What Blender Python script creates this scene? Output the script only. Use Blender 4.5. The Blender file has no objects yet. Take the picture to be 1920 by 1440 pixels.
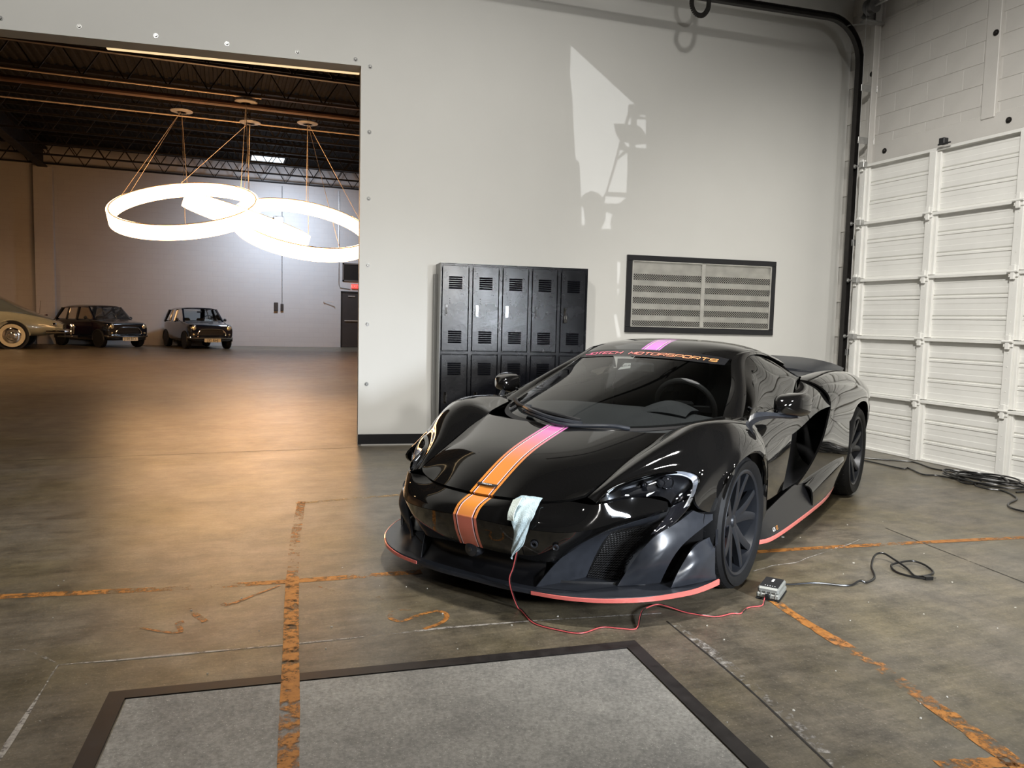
import bpy, bmesh, math, random
import numpy as np
from mathutils import Vector, Matrix
random.seed(7)
S = bpy.context.scene
COL = S.collection
PI = math.pi

# ---------------------------------------------------------------- camera
CAM_H, CAM_YAW, CAM_PITCH, CAM_ROLL, CAM_F = 1.2792, 0.3613, 0.0811, -0.0251, 1436.4
cd = bpy.data.cameras.new('camera'); cam = bpy.data.objects.new('camera', cd); COL.objects.link(cam)
_f = Vector((math.sin(CAM_YAW)*math.cos(CAM_PITCH), math.cos(CAM_YAW)*math.cos(CAM_PITCH), -math.sin(CAM_PITCH)))
_r = Vector((math.cos(CAM_YAW), -math.sin(CAM_YAW), 0)); _d = _f.cross(_r)
_c, _s = math.cos(CAM_ROLL), math.sin(CAM_ROLL)
_r2 = _c*_r + _s*_d; _d2 = -_s*_r + _c*_d
cam.matrix_world = Matrix(((_r2.x, -_d2.x, -_f.x, 0), (_r2.y, -_d2.y, -_f.y, 0), (_r2.z, -_d2.z, -_f.z, CAM_H), (0, 0, 0, 1)))
cd.sensor_width = 36; cd.lens = CAM_F/1920*36; cd.clip_start = .05; cd.clip_end = 200
S.camera = cam

# ---------------------------------------------------------------- world, exposure
w = bpy.data.worlds.new('world'); S.world = w; w.use_nodes = True
w.node_tree.nodes['Background'].inputs[0].default_value = (.55, .6, .7, 1)
w.node_tree.nodes['Background'].inputs[1].default_value = .012
S.view_settings.view_transform = 'Standard'; S.view_settings.look = 'None'
S.view_settings.gamma = 1; S.view_settings.use_curve_mapping = False
S.view_settings.exposure = 0.0

# ---------------------------------------------------------------- large lights: the bay's ceiling lamps
def spot(name, loc, target, power, angle, blend, color, size):
    l = bpy.data.lights.new(name, 'SPOT'); o = bpy.data.objects.new(name, l); COL.objects.link(o)
    o.location = loc; l.energy = power; l.spot_size = math.radians(angle); l.spot_blend = blend
    l.color = color; l.shadow_soft_size = size
    d = Vector(target)-Vector(loc); o.rotation_euler = d.to_track_quat('-Z', 'Y').to_euler(); return o
# (position, aim, power, cone)
BAY_LAMPS = [((1.55, 3.05, 6.2), (1.55, 3.05, 0), 1500, 112), ((2.7, .6, 6.9), (3.1, 6.6, .5), 1000, 74), ((-2.4, .2, 6.2), (-1.6, 6.8, 1.9), 2000, 86), ((.6, .2, 6.4), (6.5, 4.7, .3), 3500, 61)]
for loc, aim, pw, an in BAY_LAMPS:
    spot('bay_lamp_light', loc, aim, pw, an, .85, (1, .97, .915), .22)
# added unseen floodlight behind the camera, brightens the bay wall
WALL_FILL = (2.0, -3.2, 2.5)
spot('wall_fill_light', WALL_FILL, (3.4, 7.4, .9), 1000, 56, 1.0, (1, .975, .93), .20)
# tall light panel on a stand behind the photographer
WORK_B = (3.45, -2.2, 1.75)
la = bpy.data.lights.new('work_panel_light', 'AREA'); lo = bpy.data.objects.new('work_panel_light', la); COL.objects.link(lo)
la.shape = 'RECTANGLE'; la.size = .40; la.size_y = 1.0; la.energy = 44; la.color = (.84, .91, 1); la.spread = math.radians(36); lo.location = WORK_B
lo.rotation_euler = (Vector((2.25, 3.2, .25))-Vector(WORK_B)).to_track_quat('-Z', 'Y').to_euler()
# unseen warm spots added to brighten the hall, left and right of the opening
for loc, pw in (((-7.5, 17.5, 6.1), 900), ((-8.5, 27.0, 6.1), 700), ((6.5, 24.0, 6.1), 500)):
    spot('hall_fill_light', loc, (loc[0], loc[1], 0), pw, 150, .8, (1, .62, .32), .25)
# added unseen beam; a cut board shapes its wall patch and ladder shadow
GOBO_L = (4.3, -3.2, 1.15)
spot('patch_gobo_beam', GOBO_L, (3.75, 7.38, 3.0), 1500, 24, .1, (.96, .98, 1), .0009)

# ---------------------------------------------------------------- materials
MATS = {}
def mat(name, color, rough=.5, metal=0., coat=0., spec=.5, var=0., vscale=8., bump=0., bscale=60., emit=None, estr=0., coat_rough=.03, alpha=1.):
    if name in MATS: return MATS[name]
    m = bpy.data.materials.new(name); m.use_nodes = True; nt = m.node_tree; N = nt.nodes; L = nt.links
    b = N['Principled BSDF']
    b.inputs['Base Color'].default_value = (*color, 1); b.inputs['Roughness'].default_value = rough
    b.inputs['Metallic'].default_value = metal; b.inputs['Coat Weight'].default_value = coat
    b.inputs['Coat Roughness'].default_value = coat_rough; b.inputs['Specular IOR Level'].default_value = spec
    if emit: b.inputs['Emission Color'].default_value = (*emit, 1); b.inputs['Emission Strength'].default_value = estr
    tc = None
    def coords():
        nonlocal tc
        if not tc: tc = N.new('ShaderNodeTexCoord')
        return tc.outputs['Object']
    if var > 0:
        n = N.new('ShaderNodeTexNoise'); n.inputs['Scale'].default_value = vscale; n.inputs['Detail'].default_value = 6
        L.new(coords(), n.inputs['Vector'])
        r = N.new('ShaderNodeMapRange'); r.inputs['From Min'].default_value = .3; r.inputs['From Max'].default_value = .7
        r.inputs['To Min'].default_value = 1-var; r.inputs['To Max'].default_value = 1+var
        L.new(n.outputs['Fac'], r.inputs['Value'])
        mx = N.new('ShaderNodeVectorMath'); mx.operation = 'SCALE'; mx.inputs[0].default_value = color
        L.new(r.outputs[0], mx.inputs['Scale']); L.new(mx.outputs[0], b.inputs['Base Color'])
        r2 = N.new('ShaderNodeMapRange'); r2.inputs['To Min'].default_value = max(0, rough*(1-var)); r2.inputs['To Max'].default_value = min(1, rough*(1+var))
        L.new(n.outputs['Fac'], r2.inputs['Value']); L.new(r2.outputs[0], b.inputs['Roughness'])
    if bump > 0:
        n2 = N.new('ShaderNodeTexNoise'); n2.inputs['Scale'].default_value = bscale; n2.inputs['Detail'].default_value = 4
        L.new(coords(), n2.inputs['Vector'])
        bp = N.new('ShaderNodeBump'); bp.inputs['Strength'].default_value = bump; bp.inputs['Distance'].default_value = .01
        L.new(n2.outputs['Fac'], bp.inputs['Height']); L.new(bp.outputs[0], b.inputs['Normal'])
    MATS[name] = m; return m

def glass_mat(name, tint, refl_rough=.0, ior=1.5, absorb=.0):
    m = bpy.data.materials.new(name); m.use_nodes = True; nt = m.node_tree; N = nt.nodes; L = nt.links
    N.remove(N['Principled BSDF']); out = N['Material Output']
    t = N.new('ShaderNodeBsdfTransparent'); t.inputs[0].default_value = (*tint, 1)
    g = N.new('ShaderNodeBsdfGlossy'); g.inputs['Roughness'].default_value = refl_rough; g.inputs[0].default_value = (1, 1, 1, 1)
    f = N.new('ShaderNodeFresnel'); f.inputs['IOR'].default_value = ior
    mx = N.new('ShaderNodeMixShader'); L.new(f.outputs[0], mx.inputs[0]); L.new(t.outputs[0], mx.inputs[1]); L.new(g.outputs[0], mx.inputs[2])
    L.new(mx.outputs[0], out.inputs['Surface']); MATS[name] = m; return m

# ---------------------------------------------------------------- object helpers
def link(name, me, m=None, parent=None):
    o = bpy.data.objects.new(name, me); COL.objects.link(o)
    if m is not None and not me.materials: me.materials.append(m)
    if parent is not None: o.parent = parent
    return o
def tag(o, label=None, cat=None, group=None, kind=None):
    if label: o['label'] = label
    if cat: o['category'] = cat
    if group: o['group'] = group
    if kind: o['kind'] = kind
    return o
def thing(name, label, cat, loc=(0, 0, 0), rotz=0., group=None, mw=None):
    o = bpy.data.objects.new(name, None); COL.objects.link(o); o.empty_display_size = .1
    if mw is not None: o.matrix_world = mw
    else: o.location = loc; o.rotation_euler = (0, 0, rotz)
    return tag(o, label, cat, group)
def sharpen(me, angle=35):
    me.update()
    for p in me.polygons: p.use_smooth = True
    bm = bmesh.new(); bm.from_mesh(me)
    a = math.radians(angle)
    for e in bm.edges:
        if len(e.link_faces) != 2 or e.calc_face_angle(0) > a: e.smooth = False
    bm.to_mesh(me); bm.free()
def pydata(name, v, f, m=None, parent=None, smooth=35, fix=True):
    me = bpy.data.meshes.new(name); me.from_pydata([tuple(map(float, q)) for q in v], [], [list(q) for q in f]); me.validate()
    if fix:
        bm = bmesh.new(); bm.from_mesh(me); bmesh.ops.recalc_face_normals(bm, faces=bm.faces[:]); bm.to_mesh(me); bm.free()
    if smooth: sharpen(me, smooth)
    return link(name, me, m, parent)
class MB:
    """collects boxes, prisms, tubes and lathes; build() links them as one mesh"""
    def __init__(s): s.v = []; s.f = []
    def add(s, v, f):
        k = len(s.v); s.v += [tuple(q) for q in v]; s.f += [[i+k for i in q] for q in f]; return s
    def box(s, x0, x1, y0, y1, z0, z1):
        v = [(x, y, z) for x in (x0, x1) for y in (y0, y1) for z in (z0, z1)]
        return s.add(v, [(0, 1, 3, 2), (4, 6, 7, 5), (0, 4, 5, 1), (2, 3, 7, 6), (0, 2, 6, 4), (1, 5, 7, 3)])
    def bbox(s, x0, x1, y0, y1, z0, z1, b=.004):
        """box with bevelled edges"""
        bm = bmesh.new(); bmesh.ops.create_cube(bm, size=1)
        for q in bm.verts: q.co = Vector(((x0+x1)/2+q.co.x*(x1-x0), (y0+y1)/2+q.co.y*(y1-y0), (z0+z1)/2+q.co.z*(z1-z0)))
        bmesh.ops.bevel(bm, geom=bm.edges[:], offset=b, segments=1, profile=.5, affect='EDGES')
        bm.verts.index_update(); s.add([q.co[:] for q in bm.verts], [[q.index for q in f.verts] for f in bm.faces]); bm.free(); return s
    def prism(s, pts, ax, a, b):
        """polygon extruded along axis ax from a to b; pts are in the two other axes"""
        def mk(p, t):
            q = list(p); q.insert(ax, t); return tuple(q)
        n = len(pts); v = [mk(p, a) for p in pts]+[mk(p, b) for p in pts]
        f = [list(range(n))[::-1], list(range(n, 2*n))]+[(i, (i+1) % n, n+(i+1) % n, n+i) for i in range(n)]
        return s.add(v, f)
    def tube(s, pts, r, seg=8, closed=False, caps=True):
        P = [Vector(p) for p in pts]; n = len(P); rr = r if hasattr(r, '__len__') else [r]*n
        v = []; up = None
        for i in range(n):
            a = P[(i-1) % n] if (closed or i) else P[0]; b = P[(i+1) % n] if (closed or i < n-1) else P[-1]
            t = (b-a).normalized()
            if up is None:
                up = Vector((0, 0, 1)) if abs(t.z) < .9 else Vector((1, 0, 0))
            x = t.cross(up).normalized(); y = x.cross(t).normalized(); up = y
            for k in range(seg):
                an = 2*PI*k/seg; v.append(P[i]+rr[i]*(math.cos(an)*x+math.sin(an)*y))
        f = []
        for i in range(n if closed else n-1):
            j = (i+1) % n
            for k in range(seg): f.append((i*seg+k, i*seg+(k+1) % seg, j*seg+(k+1) % seg, j*seg+k))
        if caps and not closed: f += [list(range(seg))[::-1], list(range((n-1)*seg, n*seg))]
        return s.add(v, f)
    def bar(s, a, b, w, h, up=(0, 0, 1)):
        a, b = Vector(a), Vector(b); t = (b-a).normalized(); u = Vector(up)
        if abs(t.dot(u)) > .95: u = Vector((1, 0, 0))
        x = t.cross(u).normalized()*w/2; y = x.cross(t).normalized()*h/2
        v = [p+i*x+j*y for p in (a, b) for i, j in ((-1, -1), (1, -1), (1, 1), (-1, 1))]
        return s.add(v, [(0, 1, 2, 3), (7, 6, 5, 4), (0, 4, 5, 1), (1, 5, 6, 2), (2, 6, 7, 3), (3, 7, 4, 0)])
    def lathe(s, prof, seg=24, ax=2, center=(0, 0, 0), closed=False):
        """prof: (radius, along) pairs about axis ax"""
        n = len(prof); v = []
        for k in range(seg):
            a = 2*PI*k/seg; c, q = math.cos(a), math.sin(a)
            for r, h in prof:
                p = [0, 0, 0]; p[ax] = h; p[(ax+1) % 3] = r*c; p[(ax+2) % 3] = r*q
                v.append(tuple(p[i]+center[i] for i in range(3)))
        f = []
        for k in range(seg):
            j = (k+1) % seg
            for i in range(n if closed else n-1):
                i2 = (i+1) % n; f.append((k*n+i, k*n+i2, j*n+i2, j*n+i))
        if not closed:
            if prof[0][0] > 1e-6: f.append([k*n for k in range(seg)][::-1])
            if prof[-1][0] > 1e-6: f.append([k*n+n-1 for k in range(seg)])
        return s.add(v, f)
    def build(s, name, m=None, parent=None, smooth=28):
        return pydata(name, s.v, s.f, m, parent, smooth)
def spl(pts, n, closed=False):
    """uniform Catmull-Rom through pts, n samples per span"""
    P = np.array(pts, float); m = len(P); out = []
    for i in range(m if closed else m-1):
        p1 = P[i]; p2 = P[(i+1) % m]
        p0 = P[i-1] if (closed or i) else 2*p1-p2; p3 = P[(i+2) % m] if (closed or i < m-2) else 2*p2-p1
        for k in range(n):
            t = k/n; out.append(.5*((2*p1)+(-p0+p2)*t+(2*p0-5*p1+4*p2-p3)*t*t+(-p0+3*p1-3*p2+p3)*t**3))
    if not closed: out.append(P[-1])
    return np.array(out)
def natspl(P, n):
    """natural cubic spline along axis 0 of an array (m, ..., 3), n samples per span"""
    P = np.asarray(P, float); m = len(P)
    if m == 2:
        t = np.linspace(0, 1, n+1).reshape((-1,)+(1,)*(P.ndim-1)); return P[0]*(1-t)+P[1]*t
    A = np.eye(m); B = np.zeros_like(P)
    for i in range(1, m-1):
        A[i, i-1:i+2] = (1, 4, 1); B[i] = 6*(P[i-1]-2*P[i]+P[i+1])
    M = np.linalg.solve(A, B.reshape(m, -1)).reshape(P.shape); out = []
    for i in range(m-1):
        for k in range(n):
            t = k/n; out.append(M[i]*(1-t)**3/6+M[i+1]*t**3/6+(P[i]-M[i]/6)*(1-t)+(P[i+1]-M[i+1]/6)*t)
    out.append(P[-1]); return np.array(out)
def copy_tree(o, parent=None):
    c = o.copy(); COL.objects.link(c)
    if parent is not None: c.parent = parent
    for ch in list(o.children): copy_tree(ch, c)
    return c
def text_mesh(name, body, size, m, parent=None, extrude=.0005, align='CENTER', shear=0., sx=1.):
    cu = bpy.data.curves.new(name, 'FONT'); cu.body = body; cu.size = size; cu.extrude = extrude; cu.align_x = align; cu.align_y = 'CENTER'; cu.shear = shear
    cu.resolution_u = 3
    o = bpy.data.objects.new(name, cu); COL.objects.link(o)
    dg = bpy.context.evaluated_depsgraph_get(); me = bpy.data.meshes.new_from_object(o.evaluated_get(dg)); COL.objects.unlink(o); bpy.data.objects.remove(o)
    if sx != 1.:
        for q in me.vertices: q.co.x *= sx
    return link(name, me, m, parent)

# ================================================================ the room
WA = -0.1188
WALLM = Matrix.Translation((.9, 7.73, 0)) @ Matrix.Rotation(WA, 4, 'Z')     # x along the wall, y into it, z up
def struct(o): o['kind'] = 'structure'; return o
def wallpt(s, off, z): return WALLM @ Vector((s, off, z))

def node_floor():
    m = bpy.data.materials.new('polished_concrete'); m.use_nodes = True; nt = m.node_tree; N = nt.nodes; L = nt.links; b = N['Principled BSDF']
    tc = N.new('ShaderNodeTexCoord')
    def noise(scale, detail=8, rough=.6, sc=(1, 1, 1)):
        mp = N.new('ShaderNodeMapping'); mp.inputs['Scale'].default_value = sc; L.new(tc.outputs['Object'], mp.inputs[0])
        n = N.new('ShaderNodeTexNoise'); n.inputs['Scale'].default_value = scale; n.inputs['Detail'].default_value = detail; n.inputs['Roughness'].default_value = rough
        L.new(mp.outputs[0], n.inputs['Vector']); return n.outputs['Fac']
    def ramp(fac, stops):
        r = N.new('ShaderNodeValToRGB'); cr = r.color_ramp
        while len(cr.elements) < len(stops): cr.elements.new(.5)
        for e, (p, c) in zip(cr.elements, stops): e.position = p; e.color = (*c, 1)
        L.new(fac, r.inputs[0]); return r.outputs[0]
    def mix(a, b_, f, mode='MIX'):
        x = N.new('ShaderNodeMixRGB'); x.blend_type = mode
        for i, q in ((1, a), (2, b_)):
            if isinstance(q, tuple): x.inputs[i].default_value = (*q, 1)
            else: L.new(q, x.inputs[i])
        if isinstance(f, float): x.inputs[0].default_value = f
        else: L.new(f, x.inputs[0])
        return x.outputs[0]
    big = ramp(noise(.55, 6), [(.3, (.092, .076, .053)), (.5, (.120, .104, .080)), (.72, (.146, .134, .112))])
    mid = ramp(noise(5.5, 12, .72), [(.3, (.46, .46, .47)), (.5, (.95, .94, .92)), (.7, (1.42, 1.38, 1.32))])
    c = mix(big, mid, 1.0, 'MULTIPLY')
    green = ramp(noise(1.3, 5), [(.42, (1, 1, 1)), (.64, (1.0, .98, .80))]); c = mix(c, green, 1.0, 'MULTIPLY')
    streak = ramp(noise(7.0, 10, .75, (.35, 2.6, 1)), [(.38, (.72, .72, .72)), (.62, (1.18, 1.18, 1.18))]); c = mix(c, streak, .8, 'MULTIPLY')
    speck = ramp(noise(120, 4, .6), [(.63, (0, 0, 0)), (.72, (.8, .8, .8))]); c = mix(c, (.27, .25, .21), speck)
    grain = ramp(noise(60, 6, .8), [(.3, (.72, .72, .72)), (.7, (1.25, 1.25, 1.25))]); c = mix(c, grain, 1.0, 'MULTIPLY')
    scuff = ramp(noise(24, 6, .75), [(.60, (0, 0, 0)), (.72, (.4, .4, .4))]); c = mix(c, (.045, .04, .035), scuff)
    L.new(c, b.inputs['Base Color'])
    rr = N.new('ShaderNodeMapRange'); rr.inputs['To Min'].default_value = .25; rr.inputs['To Max'].default_value = .44; L.new(noise(1.7, 8, .65), rr.inputs[0]); L.new(rr.outputs[0], b.inputs['Roughness'])
    b.inputs['Specular IOR Level'].default_value = .5
    bp = N.new('ShaderNodeBump'); bp.inputs['Strength'].default_value = .12; bp.inputs['Distance'].default_value = .01; L.new(noise(35, 6, .7), bp.inputs['Height']); L.new(bp.outputs[0], b.inputs['Normal'])
    MATS['floor'] = m; return m
node_floor()
mat('bay_wall', (.60, .595, .565), .55, var=.015, vscale=2.0, bump=.03, bscale=120)
mat('block_paint', (.62, .60, .565), .5, var=.04, vscale=3, bump=.15, bscale=40)
mat('door_white', (.80, .795, .76), .38, var=.03, vscale=4, bump=.04, bscale=25)
mat('black_trim', (.012, .012, .014), .35, var=.1)
mat('dark_steel', (.035, .032, .03), .5, .6, var=.2, vscale=12)
mat('galv', (.45, .45, .44), .38, .8, var=.15, vscale=20)
mat('bolt', (.30, .30, .29), .35, .9, var=.1)
mat('deck', (.009, .008, .0075), .8, var=.2, spec=.1)
mat('joist', (.012, .010, .009), .6, var=.3, spec=.2)
mat('joist_light', (.05, .036, .026), .6, var=.3)

# floor
me = bpy.data.meshes.new('floor'); me.from_pydata([(-16, -8, 0), (14, -8, 0), (14, 34, 0), (-16, 34, 0)], [], [(0, 1, 2, 3)])
floor = struct(link('floor', me, MATS['floor']))

# main wall with its big opening (polygon in s, z)
OPX, OPZ = .364, 3.71
mb = MB(); mb.prism([(-5.6, OPZ), (OPX, OPZ), (OPX, 0), (5.80, 0), (5.80, 7.4), (-5.6, 7.4)], 1, 0, .22)
def xf(o, M):
    o.matrix_world = M; return o
wall_main = struct(xf(mb.build('wall_main', MATS['bay_wall'], smooth=0), WALLM))
mb = MB(); mb.box(-12, -5.6, 0, .22, 0, 7.4); struct(xf(mb.build('wall_main_end', MATS['bay_wall'], smooth=0), WALLM))
# bolts round the opening: parts of the wall
bm_ = MB(); bm_.lathe([(.0, -.016), (.009, -.016), (.013, -.012), (.013, -.004), (.021, -.004), (.021, .0)], 12, 1)
bolt0 = bm_.build('bolt', MATS['bolt'], wall_main)
first = True
for s_, z_ in [(-2.72, 3.80), (-2.10, 3.80), (-1.47, 3.79), (-.86, 3.785), (-.23, 3.775), (.31, 3.765), (.45, 3.71), (.448, 3.09), (.447, 2.45), (.446, 1.80), (.446, 1.22), (.444, .62)]:
    b_ = bolt0 if first else link('bolt', bolt0.data, None, wall_main); first = False
    b_.location = (s_, 0, z_)
# baseboard with a thin pale bead under it
mb = MB(); mb.box(OPX, 5.80, -.012, 0, .012, .112); bb = struct(xf(mb.build('baseboard_main', MATS['black_trim'], smooth=0), WALLM))
mb = MB(); mb.box(OPX+.03, 5.80, -.02, 0, 0, .012); mb.build('bead', mat('bead', (.4, .39, .37), .5), bb)

# garage-side wall of painted block (recessed joints)
GX = 6.66
mb = MB(); mb.box(GX+.012, GX+.2, -8, 7.25, 0, 7.4); wall_right = struct(mb.build('wall_right', mat('joint', (.58, .565, .53), .7), smooth=0))
bme = MB(); bme.bbox(0, .05, -.1993, .1993, -.0993, .0993, .0022); blk = bme.build('block', MATS['block_paint'], wall_right)
k = 0
for row in range(16, 27):
    z = .1+row*.2; y = 6.98-(.2 if row % 2 else 0)
    while y > 2.4:
        b_ = blk if k == 0 else link('block', blk.data, None, wall_right); b_.location = (GX, y-.2+.2, z); k += 1; y -= .4
for row in range(0, 16):
    b_ = link('block', blk.data, None, wall_right); b_.location = (GX, 6.98-(.2 if row % 2 else 0), .1+row*.2)
# steel strips on the wall above the door, with their bolts
mb = MB(); mb.bbox(GX-.03, GX, 2.6, 6.72, 3.07, 3.30, .006); tr = struct(mb.build('trim_1', MATS['block_paint']))
mb = MB(); mb.bbox(GX-.04, GX, 5.20, 5.34, 3.26, 7.3, .006); tr2 = struct(mb.build('trim_2', MATS['block_paint']))
mb = MB(); mb.bbox(GX-.02, GX+.0, 6.62, 6.74, 0, 7.3, .006); mb.bbox(GX-.09, GX-.02, 6.62, 6.635, 0, 7.3, .004); tr3 = struct(mb.build('trim_3', MATS['block_paint']))
bm2 = MB(); bm2.lathe([(.0, -.02), (.012, -.02), (.016, -.015), (.016, -.006), (.028, -.006), (.028, 0)], 12, 0)
def wb(p, loc):
    o = link('bolt', bm2m.data, None, p); o.location = loc
bm2m = bm2.build('bolt', MATS['dark_steel'], tr); bm2m.location = (GX-.03, 5.06, 3.20)
wb(tr2, (GX-.04, 5.24, 4.02)); wb(tr3, (GX-.02, 6.70, 4.07)); wb(tr, (GX-.03, 6.45, 3.20))

# remaining shell of the bay and the hall beyond it
mb = MB(); mb.box(-12, 6.9, -6.2, -6, 0, 7.4); struct(mb.build('wall_back', MATS['bay_wall'], smooth=0))
mb = MB(); mb.box(-12.2, -12, -6.2, 34, 0, 7.4); struct(mb.build('wall_left', mat('hall_paint_warm', (.42, .36, .30), .6, var=.03), smooth=0))
mb = MB(); mb.box(12, 12.2, 7, 34, 0, 7.4); struct(mb.build('wall_hall_right', MATS['hall_paint_warm'], smooth=0))
# corrugated roof deck
v = []; f = []; nx = 0
xs = []
for i in range(0, 130):
    x = -12+i*.2; xs += [(x, 7.40), (x+.08, 7.40), (x+.10, 7.44), (x+.18, 7.44)]
for x, z in xs: v += [(x, -6.2, z), (x, 34, z)]
for i in range(len(xs)-1): f.append((2*i, 2*i+1, 2*i+3, 2*i+2))
struct(pydata('ceiling', v, f, MATS['deck'], smooth=0, fix=False))

# far wall of the hall: painted block (too far to pick single blocks apart)
m = bpy.data.materials.new('far_block'); m.use_nodes = True; nt = m.node_tree; N = nt.nodes; L = nt.links; b = N['Principled BSDF']
tc = N.new('ShaderNodeTexCoord'); mp = N.new('ShaderNodeMapping'); mp.inputs['Rotation'].default_value = (PI/2, 0, 0); L.new(tc.outputs['Object'], mp.inputs[0])
br = N.new('ShaderNodeTexBrick'); br.inputs['Scale'].default_value = 1; br.inputs['Brick Width'].default_value = .4; br.inputs['Row Height'].default_value = .2; br.inputs['Mortar Size'].default_value = .006
br.inputs['Color1'].default_value = (.355, .33, .31, 1); br.inputs['Color2'].default_value = (.365, .34, .32, 1); br.inputs['Mortar'].default_value = (.335, .31, .29, 1); L.new(mp.outputs[0], br.inputs['Vector'])
L.new(br.outputs['Color'], b.inputs['Base Color']); b.inputs['Roughness'].default_value = .55
bp = N.new('ShaderNodeBump'); bp.inputs['Strength'].default_value = .22; bp.inputs['Distance'].default_value = .01; bp.invert = True; L.new(br.outputs['Fac'], bp.inputs['Height']); L.new(bp.outputs[0], b.inputs['Normal'])
MATS['far_block'] = m
mb = MB(); mb.box(-12, 12, 33.5, 33.7, 0, 7.4); struct(mb.build('wall_far', MATS['far_block'], smooth=0))
mb = MB(); mb.bbox(-6.55, -5.92, 33.2, 33.5, 0, 6.6, .01); struct(mb.build('trim_4', MATS['far_block'], smooth=0))

# sectional garage door with its stiles, rails and hinges
door = struct(tag(bpy.data.objects.new('door_1', None), 'white sectional overhead garage door with ribbed panels at the right', 'garage door')); COL.objects.link(door); del door['category']
DW, DY1, BAYW, NB, SH = 6.508, 6.60, .915, 5, .612
prof = []
def sect_profile():
    # (x offset towards the room is negative, z) within one section
    P = [(0, 0.0)]
    for k in range(3):
        z0 = .012+k*.2
        P += [(0, z0+.008), (-.002, z0+.012), (-.002, z0+.060), (0, z0+.066), (0, z0+.116), (-.002, z0+.122), (-.002, z0+.165)]
        P += [(-.009, z0+.170), (-.009, z0+.188), (.010, z0+.190), (.010, z0+.1985)]
    P += [(0, SH)]
    return P
PR = sect_profile()
def sheet(PR, y0, y1):
    v = []; f = []
    for x, z in PR: v += [(x, y0, z), (x, y1, z)]
    for i in range(len(PR)-1): f.append((2*i, 2*i+1, 2*i+3, 2*i+2))
    return v, f
vv, ff = sheet(PR, 0, BAYW)
panel_me = None; rail_me = None; stile_me = None; hinge_me = None
for sct in range(5):
    z0 = sct*SH
    so = bpy.data.objects.new('door_section', None); COL.objects.link(so); so.parent = door; so.location = (DW, 0, z0)
    for b_ in range(NB):
        y1 = DY1-b_*BAYW
        if panel_me is None:
            o = pydata('panel', vv, ff, MATS['door_white'], so, smooth=0, fix=False); panel_me = o.data
        else: o = link('panel', panel_me, None, so)
        o.location = (0, y1-BAYW, 0)
    if rail_me is None:
        mb = MB(); mb.bbox(-.045, .01, DY1-NB*BAYW, DY1, SH-.022, SH-.004, .004); mb.bbox(-.05, -.045+.012, DY1-NB*BAYW, DY1, SH-.034, SH-.004, .003)
        o = mb.build('rail', MATS['door_white'], so); rail_me = o.data
    else: link('rail', rail_me, None, so)
    for b_ in range(NB+1):
        y = DY1-b_*BAYW
        if stile_me is None:
            mb = MB(); mb.bbox(-.055, 0, -.04, .04, .002, SH-.03, .004); mb.bbox(-.03, 0, -.075, -.04, .002, SH-.03, .004)
            for zz in (.06, .16, .27, .38, .50): mb.lathe([(0, -.058), (.006, -.058), (.006, -.05)], 8, 0, (0, 0, zz))
            o = mb.build('stile', MATS['door_white'], so); stile_me = o.data
        else: o = link('stile', stile_me, None, so)
        o.location = (0, y-(.04 if b_ == 0 else 0), 0)
        if sct < 4 or b_ == 0:
            if hinge_me is None:
                mb = MB(); mb.bbox(-.066, -.054, -.045, .045, -.05, .05, .004); mb.tube([(-.075, -.05, 0), (-.075, .05, 0)], .011, 8); mb.bbox(-.08, -.06, -.02, .02, -.07, .06, .004)
                o = mb.build('hinge', MATS['door_white'], so); hinge_me = o.data
            else: o = link('hinge', hinge_me, None, so)
            o.location = (0, y-(.04 if b_ == 0 else 0), SH-.01)
mb = MB(); mb.bbox(DW-.02, DW+.01, DY1-NB*BAYW, DY1, 0, .03, .004); mb.build('bottom_seal', MATS['door_white'], door)
mb = MB(); mb.bbox(DW-.09, DW-.03, 5.54, 5.60, 3.07, 3.13, .004); mb.bbox(DW-.10, DW-.09, 5.46, 5.60, 3.06, 3.075, .002); mb.build('top_bracket', MATS['black_trim'], door)
# rollers on the door's left edge
for sct in range(5):
    mb = MB(); mb.tube([(DW-.09, 6.56, sct*SH+.60), (DW-.09, 6.66, sct*SH+.60)], .008, 8); mb.lathe([(.0, 0), (.022, 0), (.022, .018), (0, .018)], 14, 1, (DW-.09, 6.635, sct*SH+.60)); mb.bbox(DW-.105, DW-.05, 6.50, 6.57, sct*SH+.57, sct*SH+.63, .004)
    mb.build('roller', MATS['galv'], door)

# track of the door, its strap, brackets and the cable drum
tk = thing('door_track', 'dark curved steel garage door track running up the corner and along the wall', 'track')
TX, TY = 6.42, 6.66
path = [(TX, TY, .0), (TX, TY, 2.0), (TX, TY, 4.14)]
for a in range(1, 10):
    an = a*PI/2/9; path.append((TX-.42+.42*math.cos(an), TY, 4.14+.42*math.sin(an)))
path += [(4.4, TY+.22, 4.60), (2.2, TY+.5, 4.66)]
mb = MB()
P = [Vector(p) for p in path]
def track_sec(P, mb):
    # C-channel swept along the path in the plane of the track
    n = len(P); sec = [(-.028, -.032), (.028, -.032), (.028, -.026), (-.022, -.026), (-.022, .026), (.028, .026), (.028, .032), (-.028, .032)]
    v = []
    for i in range(n):
        t = (P[min(i+1, n-1)]-P[max(i-1, 0)]).normalized(); side = Vector((0, 1, 0)); side = (side-t*side.dot(t)).normalized(); nr = t.cross(side)
        for a, b in sec: v.append(P[i]-side*a+nr*b)
    f = []
    m = len(sec)
    for i in range(n-1):
        for k in range(m): f.append((i*m+k, i*m+(k+1) % m, (i+1)*m+(k+1) % m, (i+1)*m+k))
    mb.add(v, f)
track_sec(P, mb); mb.build('rail', MATS['dark_steel'], tk)
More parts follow.
